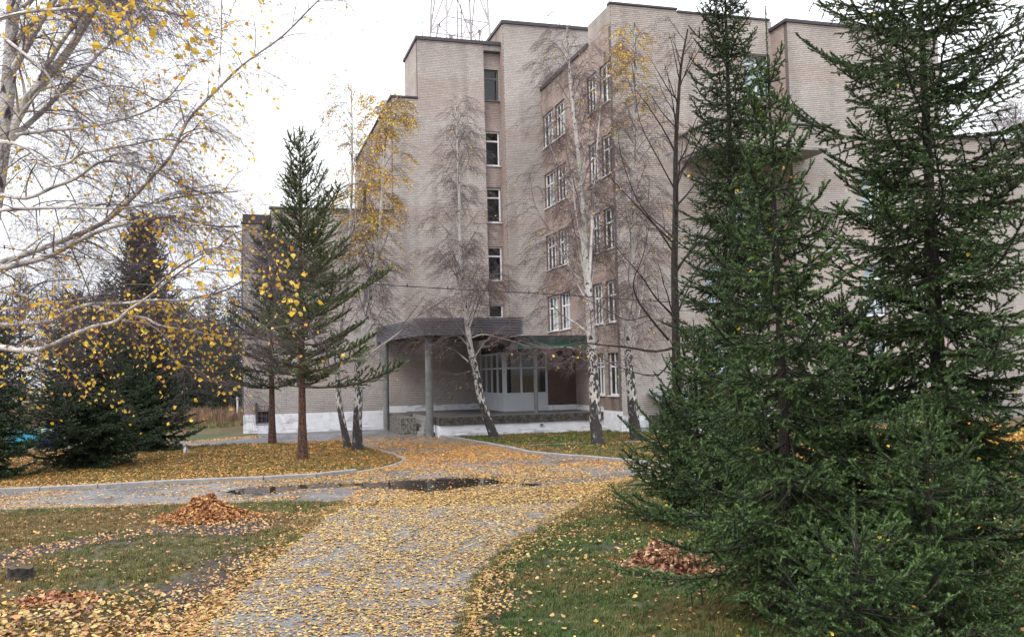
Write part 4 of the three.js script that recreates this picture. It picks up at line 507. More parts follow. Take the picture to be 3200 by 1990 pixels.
// the five birches before the building
{ const D = 39.9; birch('birch_tree', 'slender curved birch with a white trunk, left of a darker-footed birch on the left lawn', px([[1086, 1393], [1072, 1330], [1058, 1250], [1055, 1150], [1066, 1000], [1088, 800], [1098, 600], [1100, 420], [1096, 240]], D), 0.16, { seed: 71, n: 34, f0: 0.35, L: 2.7, up: 1.9, g1: 0.55, g2: 0.4, ss: 0.85, ns: 1, leaves: 700, leafSize: 0.075, leafAt: p => smooth(9, 14, p.y) * 0.6 + 0.05 }); }
{ const D = 38.6; birch('birch_tree', 'birch with rough dark foot and orange leaves beside the curved birch', px([[1117, 1404], [1116, 1330], [1120, 1230], [1118, 1140], [1135, 1040], [1160, 900], [1182, 740], [1196, 560], [1204, 400], [1206, 290]], D), 0.22, { seed: 73, n: 30, f0: 0.38, L: 2.3, up: 1.5, g1: 0.5, g2: 0.32, ss: 0.8, ns: 2, topr: 0.08, leaves: 3600, leafSize: 0.085, leafAt: p => smooth(7, 11, p.y), limbs: [{ pts: px([[1120, 1150], [1170, 1095], [1240, 1045], [1310, 985], [1400, 930]], D, 37.5), r0: 0.085 }, { pts: px([[1120, 1160], [1190, 1090], [1270, 1000], [1330, 920]], D, 38), r0: 0.06 }, { pts: px([[1118, 1140], [1095, 1080], [1060, 1040], [1010, 1010]], D), r0: 0.05 }, { pts: px([[1150, 960], [1120, 820], [1110, 640], [1112, 480]], D), r0: 0.08 }] }); }
{ const D = 44; birch('birch_tree', 'leaning birch in front of the entrance platform, its foot bent to the right', px([[1545, 1366], [1520, 1300], [1500, 1230], [1484, 1150], [1470, 1090], [1460, 1010], [1450, 940], [1440, 850], [1437, 700], [1433, 560], [1428, 430], [1420, 300]], D), 0.22, { seed: 75, n: 38, f0: 0.3, L: 3.0, up: 1.35, droop: -0.06, g1: 0.4, g2: 0.3, ss: 0.9, ns: 1, dens: 0.95, leaves: 260, leafSize: 0.07, limbs: [{ pts: px([[1463, 1130], [1420, 1095], [1370, 1080], [1300, 1070]], D, 43), r0: 0.06 }, { pts: px([[1468, 1160], [1420, 1170], [1380, 1155]], D), r0: 0.04 }, { pts: px([[1462, 1080], [1430, 1050], [1380, 1060], [1350, 1085]], D), r0: 0.05 }, { pts: px([[1462, 1060], [1510, 1045], [1580, 1060], [1680, 1088], [1800, 1090]], D, 42), r0: 0.055 }, { pts: px([[1440, 800], [1465, 760], [1500, 700]], D), r0: 0.05 }, { pts: px([[1462, 1010], [1500, 940], [1560, 830]], D), r0: 0.06 }] }); }
{ const D = 38.4; birch('birch_tree', 'tall birch with a black-marked white trunk in the middle of the right lawn', px([[1870, 1395], [1862, 1330], [1858, 1230], [1852, 1130], [1846, 1020], [1838, 900], [1828, 800], [1822, 650], [1808, 480], [1790, 330], [1778, 200], [1772, 80]], D), 0.27, { seed: 77, n: 36, f0: 0.28, L: 3.5, up: 1.6, droop: -0.08, g1: 0.42, g2: 0.3, ss: 0.95, ns: 1, dens: 0.95, leaves: 420, leafSize: 0.07, limbs: [{ pts: px([[1838, 900], [1846, 800], [1852, 640], [1866, 460], [1880, 300], [1890, 160]], D), r0: 0.13, r1: 0.02 }, { pts: px([[1828, 790], [1802, 680], [1785, 520], [1766, 420]], D), r0: 0.09, r1: 0.02 }, { pts: px([[1820, 640], [1760, 540], [1710, 430], [1690, 330]], D), r0: 0.07 }, { pts: px([[1838, 890], [1790, 850], [1730, 740], [1672, 640], [1655, 540]], D), r0: 0.07 }, { pts: px([[1848, 1050], [1800, 1010], [1750, 980], [1690, 900]], D), r0: 0.08 }, { pts: px([[1850, 1110], [1780, 1085], [1690, 1085], [1600, 1050]], D, 37), r0: 0.055 }, { pts: px([[1852, 1090], [1900, 1030], [1950, 990]], D), r0: 0.06 }, { pts: px([[1855, 1140], [1800, 1115], [1760, 1135]], D), r0: 0.04 }, { pts: px([[1855, 1135], [1930, 1130], [2000, 1100]], D), r0: 0.05 }, { pts: px([[1815, 560], [1840, 430], [1850, 300]], D), r0: 0.06 }] }); }
{ const D = 40.6; birch('birch_tree', 'birch with flaking bark nearest the corner of the wing, yellow leaves at its top', px([[1990, 1383], [1982, 1320], [1974, 1220], [1966, 1130], [1964, 1000], [1972, 880], [1978, 740], [1982, 560], [1985, 380], [1986, 200], [1984, 70]], D), 0.27, { seed: 79, n: 36, f0: 0.3, L: 3.1, up: 1.6, droop: -0.08, g1: 0.42, g2: 0.3, ss: 0.95, ns: 1, dens: 0.95, leaves: 1500, leafSize: 0.08, leafAt: p => smooth(12, 17, p.y) * (p.x > 4.6 ? 1 : 0.3) + 0.04, limbs: [{ pts: px([[1968, 1120], [2010, 1040], [2070, 1010]], D), r0: 0.07 }, { pts: px([[1966, 1100], [1990, 1010], [2010, 900], [2020, 740], [2030, 560]], D), r0: 0.09 }, { pts: px([[1970, 1150], [1900, 1130], [1850, 1140]], D), r0: 0.045 }] }); }
// the dark bare tree before the wing
{ const D = 25.5; birch('bare_tree', 'dark trunked leafless tree with long drooping branches among the spruces', px([[2124, 1490], [2120, 1350], [2116, 1200], [2112, 1000], [2108, 840], [2112, 640], [2112, 480], [2120, 320], [2130, 200], [2150, 90]], D), 0.165, { category: 'tree', seed: 81, dark: true, bark: M.darkBark, n: 26, f0: 0.28, L: 2.9, up: 0.9, droop: 0.06, g1: 0.5, g2: 0.42, ss: 0.5, ns: 1, dens: 0.5, sub: 0.7, leaves: 25, leafSize: 0.08, limbs: [{ pts: px([[2112, 1085], [2050, 1098], [1960, 1085], [1880, 1078], [1800, 1072], [1700, 1110], [1630, 1090]], D, 24), r0: 0.06, r1: 0.008, s: 0.6 }, { pts: px([[2108, 1105], [2060, 1170], [1990, 1165], [1900, 1130], [1840, 1085]], D, 24.5), r0: 0.045, r1: 0.007, s: 0.6 }, { pts: px([[2090, 1062], [2030, 990], [1990, 930], [1980, 880], [2010, 800], [2030, 700]], D, 24.5), r0: 0.055, r1: 0.01, s: 0.8 }, { pts: px([[2104, 985], [2050, 930], [2010, 870], [1950, 800], [1900, 740]], D, 24.5), r0: 0.05, r1: 0.008, s: 0.8 }, { pts: px([[2030, 985], [1960, 1000], [1900, 970], [1820, 930], [1720, 900]], D - 1, 24), r0: 0.025, r1: 0.007, s: 0.6 }, { pts: px([[2106, 790], [2060, 720], [1990, 620], [1940, 480], [1930, 400]], D, 24.5), r0: 0.04, r1: 0.008, s: 0.8 }, { pts: px([[2108, 590], [2060, 500], [2000, 380], [1975, 200]], D, 25), r0: 0.035, r1: 0.007, s: 0.8 }, { pts: px([[2112, 560], [2160, 500], [2210, 420], [2240, 330]], D, 25), r0: 0.03, r1: 0.007, s: 0.7 }] }); }
// the big birch whose branches fill the left of the picture
{ const L = (a, r0, r1, D0, D1, s) => ({ pts: px(a, D0, D1), r0, r1, s });
  birch('birch_tree', 'large near birch at the left edge, pale branches and yellow leaves hanging across', px([[-165, 1975], [-125, 1500], [-80, 1000], [-28, 660], [2, 470], [24, 260], [38, 20], [50, -400], [55, -800]], 11.2), 0.15, { near: true, single: true, seed: 91, topr: 0.3, n: 11, f0: 0.45, az: r => (r() - 0.5) * 2.4 + 0.2, L: 4.0, up: 0.9, droop: -0.02, g1: 0.16, g2: 0.125, bareBase: 0.04, ss: 0.62, ns: 1, dens: 1, sub: 0.8, subUp: 0.1, leaves: 5000, leafSize: 0.037, leafAt: p => { const k = p.x / -p.z, e = (p.y - 3) / -p.z; if (p.z > -6.2) return 1; return e < 0.1 ? (k < -0.33 ? 1 : 0.07) : (0.22 + 0.5 * smooth(-0.4, -0.33, k)) * smooth(-0.27, -0.3, k) + 0.04; },
    limbs: [ L([[2, 470], [85, 310], [185, 195], [262, 80], [330, -60], [380, -250]], 0.095, 0.05, 11.2, 11.6, 1), L([[-60, 840], [60, 800], [150, 768], [235, 735], [330, 690], [420, 610], [480, 545], [530, 490], [585, 378], [655, 303], [760, 200], [880, 115], [990, 5], [1080, -70]], 0.055, 0.008, 11.2, 9.6, 0.9), L([[-60, 850], [60, 825], [150, 800], [233, 758], [300, 725], [370, 704], [466, 683], [560, 678], [650, 704], [740, 709]], 0.055, 0.009, 11, 9.2, 0.9), L([[-70, 905], [53, 917], [148, 946], [238, 938], [330, 915]], 0.04, 0.012, 11, 10, 0.8), L([[-70, 1020], [79, 1010], [159, 1002], [222, 967], [291, 949], [370, 949], [476, 938], [571, 938], [635, 925], [709, 904], [794, 851]], 0.042, 0.007, 10.6, 8.6, 0.75), L([[-70, 1075], [53, 1092], [106, 1094], [159, 1079], [222, 1047], [291, 1020], [360, 1004], [402, 967], [450, 936], [524, 878], [582, 835], [640, 800]], 0.045, 0.008, 9.6, 8.4, 0.75), L([[291, 954], [370, 983], [455, 994], [492, 1015], [582, 1031], [635, 1042], [741, 1057], [815, 1049], [857, 1026], [921, 1015]], 0.024, 0.006, 10, 8.2, 0.6), L([[381, 1002], [466, 1015], [529, 1068], [550, 1137], [593, 1147], [635, 1168], [683, 1203]], 0.014, 0.005, 9, 8.4, 0.35), L([[-60, 440], [53, 450], [106, 481], [132, 516], [212, 508], [249, 481], [328, 466], [423, 450], [503, 434], [608, 450]], 0.035, 0.008, 10.4, 8.8, 0.8), L([[-40, 600], [79, 619], [159, 587], [238, 556], [307, 508], [381, 508], [476, 534], [556, 571], [635, 603], [741, 598]], 0.035, 0.007, 10.8, 8.6, 0.8), L([[-60, 660], [106, 651], [238, 648], [370, 651], [450, 640], [560, 616], [688, 598]], 0.032, 0.007, 10.6, 8.8, 0.8), L([[-60, 75], [79, 37], [212, 26], [330, 5], [480, -30]], 0.035, 0.008, 9.2, 7.4, 0.8), L([[-60, 60], [69, 164], [138, 222], [185, 296], [238, 344], [330, 410]], 0.022, 0.007, 8.6, 7.8, 0.7), L([[170, 300], [265, 280], [344, 267], [413, 275], [476, 307], [529, 328]], 0.024, 0.006, 10.8, 9.4, 0.8), L([[50, 420], [159, 407], [265, 397], [370, 376], [476, 339], [540, 290], [600, 200]], 0.03, 0.006, 11, 9.6, 0.8), L([[70, 20], [180, -60], [330, -120], [520, -140], [680, -90], [760, -20]], 0.04, 0.007, 11, 9, 0.9), L([[-60, -150], [130, -110], [260, -60], [340, -10], [400, 60]], 0.02, 0.005, 6, 4.4, 0.45), L([[760, -160], [700, -60], [690, 120], [680, 300]], 0.012, 0.004, 8.6, 8.2, 0.45), L([[480, 900], [560, 830], [640, 790], [700, 770]], 0.012, 0.004, 7.2, 5.8, 0.4), L([[-60, 1000], [40, 960], [120, 975], [200, 1010]], 0.02, 0.005, 9, 8, 0.5)] }); }
// far bare birch above the low right block
birch('birch_tree', 'distant brownish bare birch rising above the low roof at the right edge', px([[3190, 1200], [3190, 800], [3180, 500], [3175, 320]], 76).map((p, i) => i ? p : p.setY(0)), 0.25, { seed: 95, n: 40, f0: 0.35, L: 6, up: 1.1, g1: 0.9, g2: 0.7, ss: 1.6, ns: 1, noFoot: true });
// ------------------------------------------------------------------ fallen leaves and grass
{ const r = rngOf(200), cells = LEAVES.map(() => [[], []]), near = [], PD = puddles.map(p => p.Q);
  const pal = { path: () => { const k = r(), b = 0.46 + 0.5 * r(); return k < 0.55 ? C(0.6 * b, 0.43 * b, 0.15 * b) : k < 0.74 ? C(0.57 * b, 0.33 * b, 0.055 * b) : k < 0.88 ? C(0.45 * b, 0.22 * b, 0.08 * b) : C(0.3 * b, 0.13 * b, 0.06 * b); }, warm: () => { const k = r(), b = 0.55 + 0.5 * r(); return k < 0.5 ? C(0.6 * b, 0.28 * b, 0.035 * b) : k < 0.8 ? C(0.5 * b, 0.2 * b, 0.04 * b) : C(0.6 * b, 0.42 * b, 0.14 * b); }, brown: () => { const k = r(), b = 0.5 + 0.55 * r(); return k < 0.4 ? C(0.5 * b, 0.25 * b, 0.09 * b) : k < 0.7 ? C(0.33 * b, 0.14 * b, 0.06 * b) : k < 0.9 ? C(0.58 * b, 0.4 * b, 0.17 * b) : C(0.58 * b, 0.33 * b, 0.05 * b); } };
  const drop = (x, z, y, size, c, tilt, one) => { const s = size * (0.5 + 0.95 * r() * r() + 0.2 * r()), q = new THREE.Quaternion().setFromEuler(new THREE.Euler(tilt * (r() - 0.5), r() * 6.283, tilt * (r() - 0.5), 'YXZ')), v = Math.floor(r() * 4), m = new THREE.Matrix4().compose(V(x, y + s * 0.12, z), q, V(s, s * 0.7, s)); if (one) near.push([m, c, v, Math.hypot(x, z)]); cells[v][0].push(m); cells[v][1].push(c); return cells[v][0].length - 1; };
  const scatter = (P, dens, f, z0 = -999, z1 = 999) => { let x0 = 1e9, x1 = -1e9, a = 1e9, b = -1e9; for (const p of P) { x0 = Math.min(x0, p.x); x1 = Math.max(x1, p.x); a = Math.min(a, p.z); b = Math.max(b, p.z); } x0 = Math.max(x0, -26); x1 = Math.min(x1, 22); a = Math.max(a, z0); b = Math.min(b, z1, -8.2); const n = Math.round((x1 - x0) * Math.max(0, b - a) * dens); for (let i = 0; i < n; i++) { const x = lerp(x0, x1, r()), z = lerp(a, b, r()); if (Math.abs(x) > -z * 0.62 + 1.5 || !inPoly(x, z, P)) continue; f(x, z); } };
  const inPud = (x, z) => PD.some(Q => inPoly(x, z, Q)), nn = noise2(301, 64);
  const clump = (x, z, s) => 0.55 * nn(x / s + 50, z / s + 50) + 0.45 * nA(x / s * 2.7 + 9, z / s * 2.7 + 4);
  // on the slabs of the path
  scatter([...poly(pathL), ...poly(pathR).reverse()], 900, (x, z) => { const c = clump(x, z, 0.42); if (r() < smooth(0.22, 0.68, c) * 0.88 + 0.26) drop(x, z, 0.034, r() < 0.12 ? 0.066 : 0.046, pal.path(), 0.5, z > -14.5); });
  // on the road, thick in the middle, thin on the wet strip and by the entrance
  scatter(ROAD, 460, (x, z) => { if (inPud(x, z) && r() > 0.07) return; const u = z > -27.5 && x < -4.2; const c = clump(x, z, 1.6); let k = smooth(0.25, 0.6, c); if (u) { const w = smooth(0.42, 0.66, clump(x * 0.5, z * 1.8, 1.1)); k = 0.1 + 0.75 * w; } else if (z < -41) k = (0.05 + 0.4 * k) * smooth(-50, -41, z); else k = 0.22 + 0.78 * k; if (x < -9 && z < -38) k *= 0.12; if (r() < k) drop(x, z, inPud(x, z) ? 0.014 : 0.012, 0.058, z < -30 ? pal.warm() : r() < 0.6 ? pal.path() : pal.warm(), 0.5); }, -60, -21);
  scatter(ROAD, 420, (x, z) => { if (r() < 0.75) drop(x, z, 0.014, 0.056, pal.path(), 0.5); }, -21, -8);
  const farRight = poly([[2000, 1450], [2300, 1468], [2500, 1490], [3700, 1720], [3700, 1300], [2400, 1345]]);
  // lawns
  scatter(lawn.mid, 290, (x, z) => { const e = smooth(-34, -25.5, z), c = clump(x, z, 1.3); if (r() < 0.3 + 0.62 * e * (0.5 + c) + 0.3 * c) drop(x, z, 0.04, 0.066, e > 0.6 && r() < 0.5 ? pal.path() : pal.warm(), 1.0); });
  scatter(lawn.near, 330, (x, z) => { const c = clump(x, z, 1.2), so = inPoly(x, z, soilStrip), fr = smooth(-14.2, -12.2, z) * smooth(-1.5, -3, x); let k = 0.05 + 0.25 * smooth(0.5, 0.8, c) + (so ? 0.42 : 0) + 0.75 * fr; const e = smooth(-3.2, -1.7, x + (z + 20) * 0.3); k += 0.3 * e * c; if (r() < k) drop(x, z, 0.035, fr > 0.3 ? 0.075 : 0.06, fr > 0.4 && r() < 0.6 ? pal.path() : pal.brown(), 1.1, z > -13.2); });
  scatter(lawn.right, 170, (x, z) => { const e = inPoly(x, z, soilRight), c = clump(x, z, 1.0); const d = smooth(2.2, 0.2, x - (-0.7 + (-11 - z) * 0.42)); if (r() < 0.08 + 0.1 * smooth(0.5, 0.75, c) + (e ? 0.3 : 0) + 0.38 * d * c * (z < -13.5 ? 1 : 0.25)) drop(x, z, 0.045, 0.058, r() < 0.4 ? pal.path() : pal.brown(), 1.2, z > -12.5); });
  { const Rp = poly(pathR), Lp = poly(pathL); for (const [P, sg] of [[Rp, 1], [Lp, -1]]) for (let i = 0; i < 5200; i++) { const k = Math.floor(r() * (P.length - 1)), a = P[k], b = P[k + 1], t = r(), w = 0.15 + 0.75 * nn(i % 7 * 0 + lerp(a.z, b.z, t) * 1.3, sg + 5), d = w * r() * r() * 1.4, x = lerp(a.x, b.x, t) + sg * d, z = lerp(a.z, b.z, t); if (z < -8.5 && z > -24) drop(x, z, 0.035, 0.05, r() < 0.6 ? pal.path() : pal.brown(), 1.0); } }
  scatter(lawn.rmid, 110, (x, z) => { const c = clump(x, z, 1.6); if (r() < 0.2 + 0.5 * smooth(0.4, 0.7, c)) drop(x, z, 0.04, 0.066, pal.warm(), 1.0); });
  scatter(poly([[560, 1380], [700, 1370], [800, 1362], [830, 1366], [700, 1378], [600, 1388]]), 130, (x, z) => drop(x, z, 0.02, 0.07, pal.warm(), 0.8));
  scatter(farRight, 120, (x, z) => { const c = clump(x, z, 1.6); if (r() < 0.35 + 0.5 * c) drop(x, z, 0.04, 0.068, pal.warm(), 1.0); });
  const fl = thing('fallen_leaves', 'fallen yellow and brown leaves covering the path, road and lawns', null); fl.userData.kind = 'stuff'; delete fl.userData.category;
  // the nearest ones are leaves of their own
  near.sort((a, b) => a[3] - b[3]); const one = new Set(near.slice(0, 300).map(q => q[0])), pals = []; for (let k = 0; k < 18; k++) { const m = M.litter.clone(); m.color.copy(near[Math.floor(k * near.length / 18)][1]); pals.push(m); }
  for (const [m, c, v] of near.slice(0, 300)) { const o = mesh('leaf', LEAVES[v], pals[Math.floor(r() * 18)], fl); m.decompose(o.position, o.quaternion, o.scale); }
  cells.forEach((l, v) => { const keep = l[0].map(m => !one.has(m)); instanced('leaves', LEAVES[v], M.litter, l[0].filter((_, i) => keep[i]), l[1].filter((_, i) => keep[i]), fl); });
  // grass tufts
  const tuft = seed => { const q = rngOf(seed), m = new MB(); for (let k = 0; k < 13; k++) { const a = q() * 6.283, rr = 0.05 * Math.sqrt(q()), x = rr * Math.cos(a), z = rr * Math.sin(a), h = 0.03 + 0.065 * q(), b = q() * 6.283, l = 0.02 + 0.035 * q(), w = 0.0032; const mx = x + 0.35 * l * Math.cos(b), mz = z + 0.35 * l * Math.sin(b), tx = x + l * Math.cos(b), tz = z + l * Math.sin(b), sx = -w * Math.sin(b), sz = w * Math.cos(b); m.quad([x - sx, 0, z - sz], [x + sx, 0, z + sz], [mx + sx * .8, h * 0.65, mz + sz * .8], [mx - sx * .8, h * 0.65, mz - sz * .8]); m.tri([mx - sx * .8, h * 0.65, mz - sz * .8], [mx + sx * .8, h * 0.65, mz + sz * .8], [tx, h, tz]); } return m.geo(); };
  const TG = [1, 2, 3].map(tuft), gl = TG.map(() => [[], []]);
  const blade = (P, dens, hs, z0, z1) => scatter(P, dens, (x, z) => { const g = groundKind(x, z); if (r() < g.bare * 1.05) return; const v = Math.floor(r() * 3), s = hs * (0.6 + 0.7 * r()) * (0.45 + 1.1 * fbm(x * 1.9 + 3, z * 1.9 + 8)), q = new THREE.Quaternion().setFromEuler(new THREE.Euler(0, r() * 6.28, 0)), b = 0.55 + 0.9 * r(), f = clamp(g.green + 0.7 * (r() - 0.5)); gl[v][0].push(new THREE.Matrix4().compose(V(x, 0, z), q, V(s, s * 0.9, s))); gl[v][1].push(C(lerp(0.17, 0.052, f) * b, lerp(0.11, 0.098, f) * b, lerp(0.04, 0.02, f) * b)); }, z0, z1);
  blade(lawn.right, 420, 0.85, -14, 0); blade(lawn.right, 260, 1.0, -24, -14); blade(lawn.near, 210, 0.9); blade(lawn.mid, 85, 1.25); blade(lawn.rmid, 70, 1.3); blade(farRight, 60, 1.3);
  { const Rp = poly(pathR), q = []; for (let i = 0; i < 700; i++) { const k = Math.floor(r() * (Rp.length - 1)), t = r(), x = lerp(Rp[k].x, Rp[k + 1].x, t) + 0.06 - 0.3 * nn(lerp(Rp[k].z, Rp[k + 1].z, t) * 2.1, 9) * r(), z = lerp(Rp[k].z, Rp[k + 1].z, t), v = i % 3, s = 0.6 + 0.6 * r(), b = 0.6 + 0.7 * r(), f = r(); gl[v][0].push(new THREE.Matrix4().compose(V(x, 0.01, z), new THREE.Quaternion().setFromEuler(new THREE.Euler(0, r() * 6.28, 0)), V(s, s, s))); gl[v][1].push(C(lerp(0.17, 0.055, f) * b, lerp(0.11, 0.095, f) * b, lerp(0.04, 0.02, f) * b)); } }
  blade(poly([[1000, 1640], [1085, 1575], [1060, 1568], [960, 1610], [830, 1740], [860, 1750]]), 200, 1.1);
  const gr = thing('grass', 'short autumn grass, greener at the right and straw coloured at the left', null); gr.userData.kind = 'stuff'; gl.forEach((l, v) => instanced('grass_tufts', TG[v], M.grass, l[0], l[1], gr));
  // tall dry grass behind the lawn at the building's left end
  const dt = (() => { const q = rngOf(5), m = new MB(); for (let k = 0; k < 16; k++) { const x = 0.3 * (q() - 0.5), z = 0.3 * (q() - 0.5), h = 0.5 + 0.6 * q(), w = 0.008, a = q() * 6.28, l = 0.2 * q(); m.quad([x - w, 0, z], [x + w, 0, z], [x + l * 0.4 * Math.cos(a) + w, h * 0.7, z + l * 0.4 * Math.sin(a)], [x + l * 0.4 * Math.cos(a) - w, h * 0.7, z + l * 0.4 * Math.sin(a)]); m.tri([x + l * 0.4 * Math.cos(a) - w, h * 0.7, z + l * 0.4 * Math.sin(a)], [x + l * 0.4 * Math.cos(a) + w * 2, h * 0.72, z + l * 0.4 * Math.sin(a)], [x + l * Math.cos(a), h, z + l * Math.sin(a)]); } return m.geo(); })();
  const dm = [], dc = []; const fieldP = poly([[-200, 1300], [300, 1292], [560, 1284], [770, 1278], [775, 1330], [600, 1345], [300, 1362], [-200, 1370]]); scatterWide(fieldP, 7, (x, z) => { const s = (0.7 + 0.6 * r()) * (z > -62 ? 0.35 : 1), b = 0.7 + 0.5 * r(); dm.push(new THREE.Matrix4().compose(V(x, -0.03, z), new THREE.Quaternion().setFromEuler(new THREE.Euler(0, r() * 6.28, 0)), V(1, s, 1))); const g = z > -62 && r() < 0.5; dc.push(g ? C(0.09 * b, 0.12 * b, 0.035 * b) : C(0.3 * b, 0.2 * b, 0.13 * b)); });
  function scatterWide(P, dens, f) { let x0 = 1e9, x1 = -1e9, a = 1e9, b = -1e9; for (const p of P) { x0 = Math.min(x0, p.x); x1 = Math.max(x1, p.x); a = Math.min(a, p.z); b = Math.max(b, p.z); } const n = Math.min(40000, (x1 - x0) * (b - a) * dens); for (let i = 0; i < n; i++) { const x = lerp(x0, x1, r()), z = lerp(a, b, r()); if (inPoly(x, z, P)) f(x, z); } }
  const dg = thing('dry_grass', 'tall dry reddish grass in front of the far wood', null); dg.userData.kind = 'stuff'; instanced('dry_tufts', dt, M.grass, dm, dc, dg);
}
// shrubs with orange-yellow leaves at the right, behind the tallest spruce
{ const mk = (name, label, p, h, R, n, seed) => { const t = thing(name, label, 'shrub', p), r = rngOf(seed), m = new MB(true), L = LEAVES.map(() => [[], []]); for (let k = 0; k < 26; k++) { const a = r() * 6.283, e = V(Math.cos(a) * R * (0.3 + 0.7 * r()), h * (0.6 + 0.4 * r()), Math.sin(a) * R * (0.3 + 0.7 * r())), b = V(e.x * 0.15, -0.05, e.z * 0.15), P = bendy([b, V(e.x * 0.45, e.y * 0.6, e.z * 0.45), e], 4); m.tube(P, ease(0.014, 0.004, P.length), 4, BRN, BRN, 0, 1, false); for (let j = 0; j < n / 26; j++) { const f = 0.25 + 0.75 * r(), q = P[Math.min(P.length - 1, Math.floor(f * P.length))].clone().add(V((r() - 0.5) * 0.5, (r() - 0.5) * 0.4, (r() - 0.5) * 0.5)), s = 0.07 * (0.6 + 0.8 * r()), v = Math.floor(r() * 4); if (q.y < 0.1) continue; L[v][0].push(new THREE.Matrix4().compose(q, new THREE.Quaternion().setFromEuler(new THREE.Euler(r() * 3, r() * 6, r() * 3)), V(s, s, s))); const c = yellow(r); c.r *= 0.8; c.g *= 0.68; L[v][1].push(c); } } m.build('stems', M.limb, t); const g = new THREE.Group(); g.name = 'foliage'; g.userData.kind = 'stuff'; t.add(g); L.forEach((l, v) => instanced('leaves', LEAVES[v], M.leaf, l[0], l[1], g)); };
  mk('shrub', 'orange leaved shrub behind the tallest spruce, nearer the right edge', dp(3150, 1470, 27).setY(0), 1.5, 1.4, 1500, 3); mk('shrub', 'smaller yellow leaved shrub seen below the tallest spruce, left of the orange shrub', dp(3030, 1450, 30).setY(0), 1.1, 1.2, 1100, 4); }
// leaf piles
function leafPile(label, p, sx, sz, h, n, seed, size, pal, singles) { const t = thing('leaf_pile', label, 'leaf pile', p), r = rngOf(seed), top = (x, z) => { const d = Math.hypot(x / sx, z / sz); const wob = 0.75 + 0.5 * nA(2.2 * Math.atan2(z, x) + seed * 9, seed), e = clamp(1 - (d / wob) ** 1.4); return h * Math.pow(e, 1.1) * (0.55 + 0.85 * fbm(x * 4 + seed, z * 4)); };
  const g = new THREE.PlaneGeometry(sx * 2, sz * 2, 28, 28); g.rotateX(-Math.PI / 2); const a = g.attributes.position; for (let i = 0; i < a.count; i++) a.setY(i, top(a.getX(i), a.getZ(i)) - 0.03); g.computeVertexNormals(); mesh('mound', g, std({ color: C(0.16, 0.075, 0.035) }), t);
  const L = LEAVES.map(() => [[], []]); for (let i = 0; i < n; i++) { const w = r() * 6.283, d = r() < 0.85 ? Math.pow(r(), 0.6) * 1.05 : 0.8 + 0.75 * r() * r(), x = sx * d * Math.cos(w), z = sz * d * Math.sin(w), s = size * (0.6 + 0.8 * r()), v = Math.floor(r() * 4), m = new THREE.Matrix4().compose(V(x, top(x, z) + 0.015 + 0.03 * r(), z), new THREE.Quaternion().setFromEuler(new THREE.Euler((r() - 0.5) * 2, r() * 6.28, (r() - 0.5) * 2)), V(s, s, s)), k = r(), b = 0.65 + 0.6 * r(), c = k < 0.5 ? C(pal[0][0] * b, pal[0][1] * b, pal[0][2] * b) : k < 0.8 ? C(pal[1][0] * b, pal[1][1] * b, pal[1][2] * b) : C(pal[2][0] * b, pal[2][1] * b, pal[2][2] * b);
    if (i < singles) { const o = mesh('leaf', LEAVES[v], (M['pile' + Math.floor(k * 6) + seed] ??= (() => { const q = M.litter.clone(); q.color.copy(c); return q; })()), t); m.decompose(o.position, o.quaternion, o.scale); } else { L[v][0].push(m); L[v][1].push(c); } }
  L.forEach((l, v) => instanced('leaves', LEAVES[v], M.litter, l[0], l[1], t)); return t; }
leafPile('raked orange-brown leaf pile on the near left lawn beside the wet road', gp(640, 1622).add(V(0, 0, -0.15)), 1.02, 0.85, 0.45, 3400, 5, 0.075, [[0.36, 0.155, 0.048], [0.2, 0.08, 0.03], [0.5, 0.3, 0.12]], 60);
leafPile('raked pinkish-brown leaf pile on the green lawn below the spruces', gp(2100, 1790).add(V(0, 0, -0.1)), 0.78, 0.6, 0.46, 2600, 6, 0.075, [[0.3, 0.155, 0.085], [0.16, 0.07, 0.04], [0.5, 0.34, 0.2]], 80);
leafPile('flat scatter heap of brown leaves at the bottom left near the stump', gp(170, 1880), 0.6, 0.36, 0.07, 260, 7, 0.075, [[0.3, 0.115, 0.05], [0.17, 0.06, 0.035], [0.45, 0.27, 0.1]], 30);
// ------------------------------------------------------------------ small things
{ const s = thing('tree_stump', 'low dark tree stump at the bottom left edge', 'stump', gp(62, 1812)); const m = new MB(), r = rngOf(3), P = (y, R) => Array.from({ length: 14 }, (_, i) => { const a = i / 14 * 6.283; return [R * (0.85 + 0.3 * nA(i * 1.7, y)) * Math.cos(a), y + (y > 0.1 ? 0.05 * nB(i, 2) : 0), R * (0.85 + 0.3 * nA(i * 1.7, y + 3)) * Math.sin(a)]; }), A = P(-0.05, 0.24), B = P(0.08, 0.19), T = P(0.17, 0.18), ctr = [0, 0.17, 0]; for (let i = 0; i < 14; i++) { const j = (i + 1) % 14; m.quad(A[j], A[i], B[i], B[j]); m.quad(B[j], B[i], T[i], T[j]); } m.build('bark', M.darkBark, s); const q = new MB(); for (let i = 0; i < 14; i++) q.tri(ctr, T[(i + 1) % 14], T[i]); q.build('cut_top', std({ color: C(0.05, 0.035, 0.025) }), s); }
{ const s = thing('broken_bricks', 'two dark broken bricks lying on the grass before the wide spruce', 'bricks', gp(393, 1452), 0.2); new MB().box(-0.2, -0.01, 0, 0.17, -0.07, 0.06).build('brick', M.rust, s); new MB().box(0.01, 0.2, 0, 0.19, -0.06, 0.07).build('brick', M.rust, s); new MB().box(-0.18, 0.19, 0.0, 0.055, 0.075, 0.13).build('brick', M.kerb, s); }
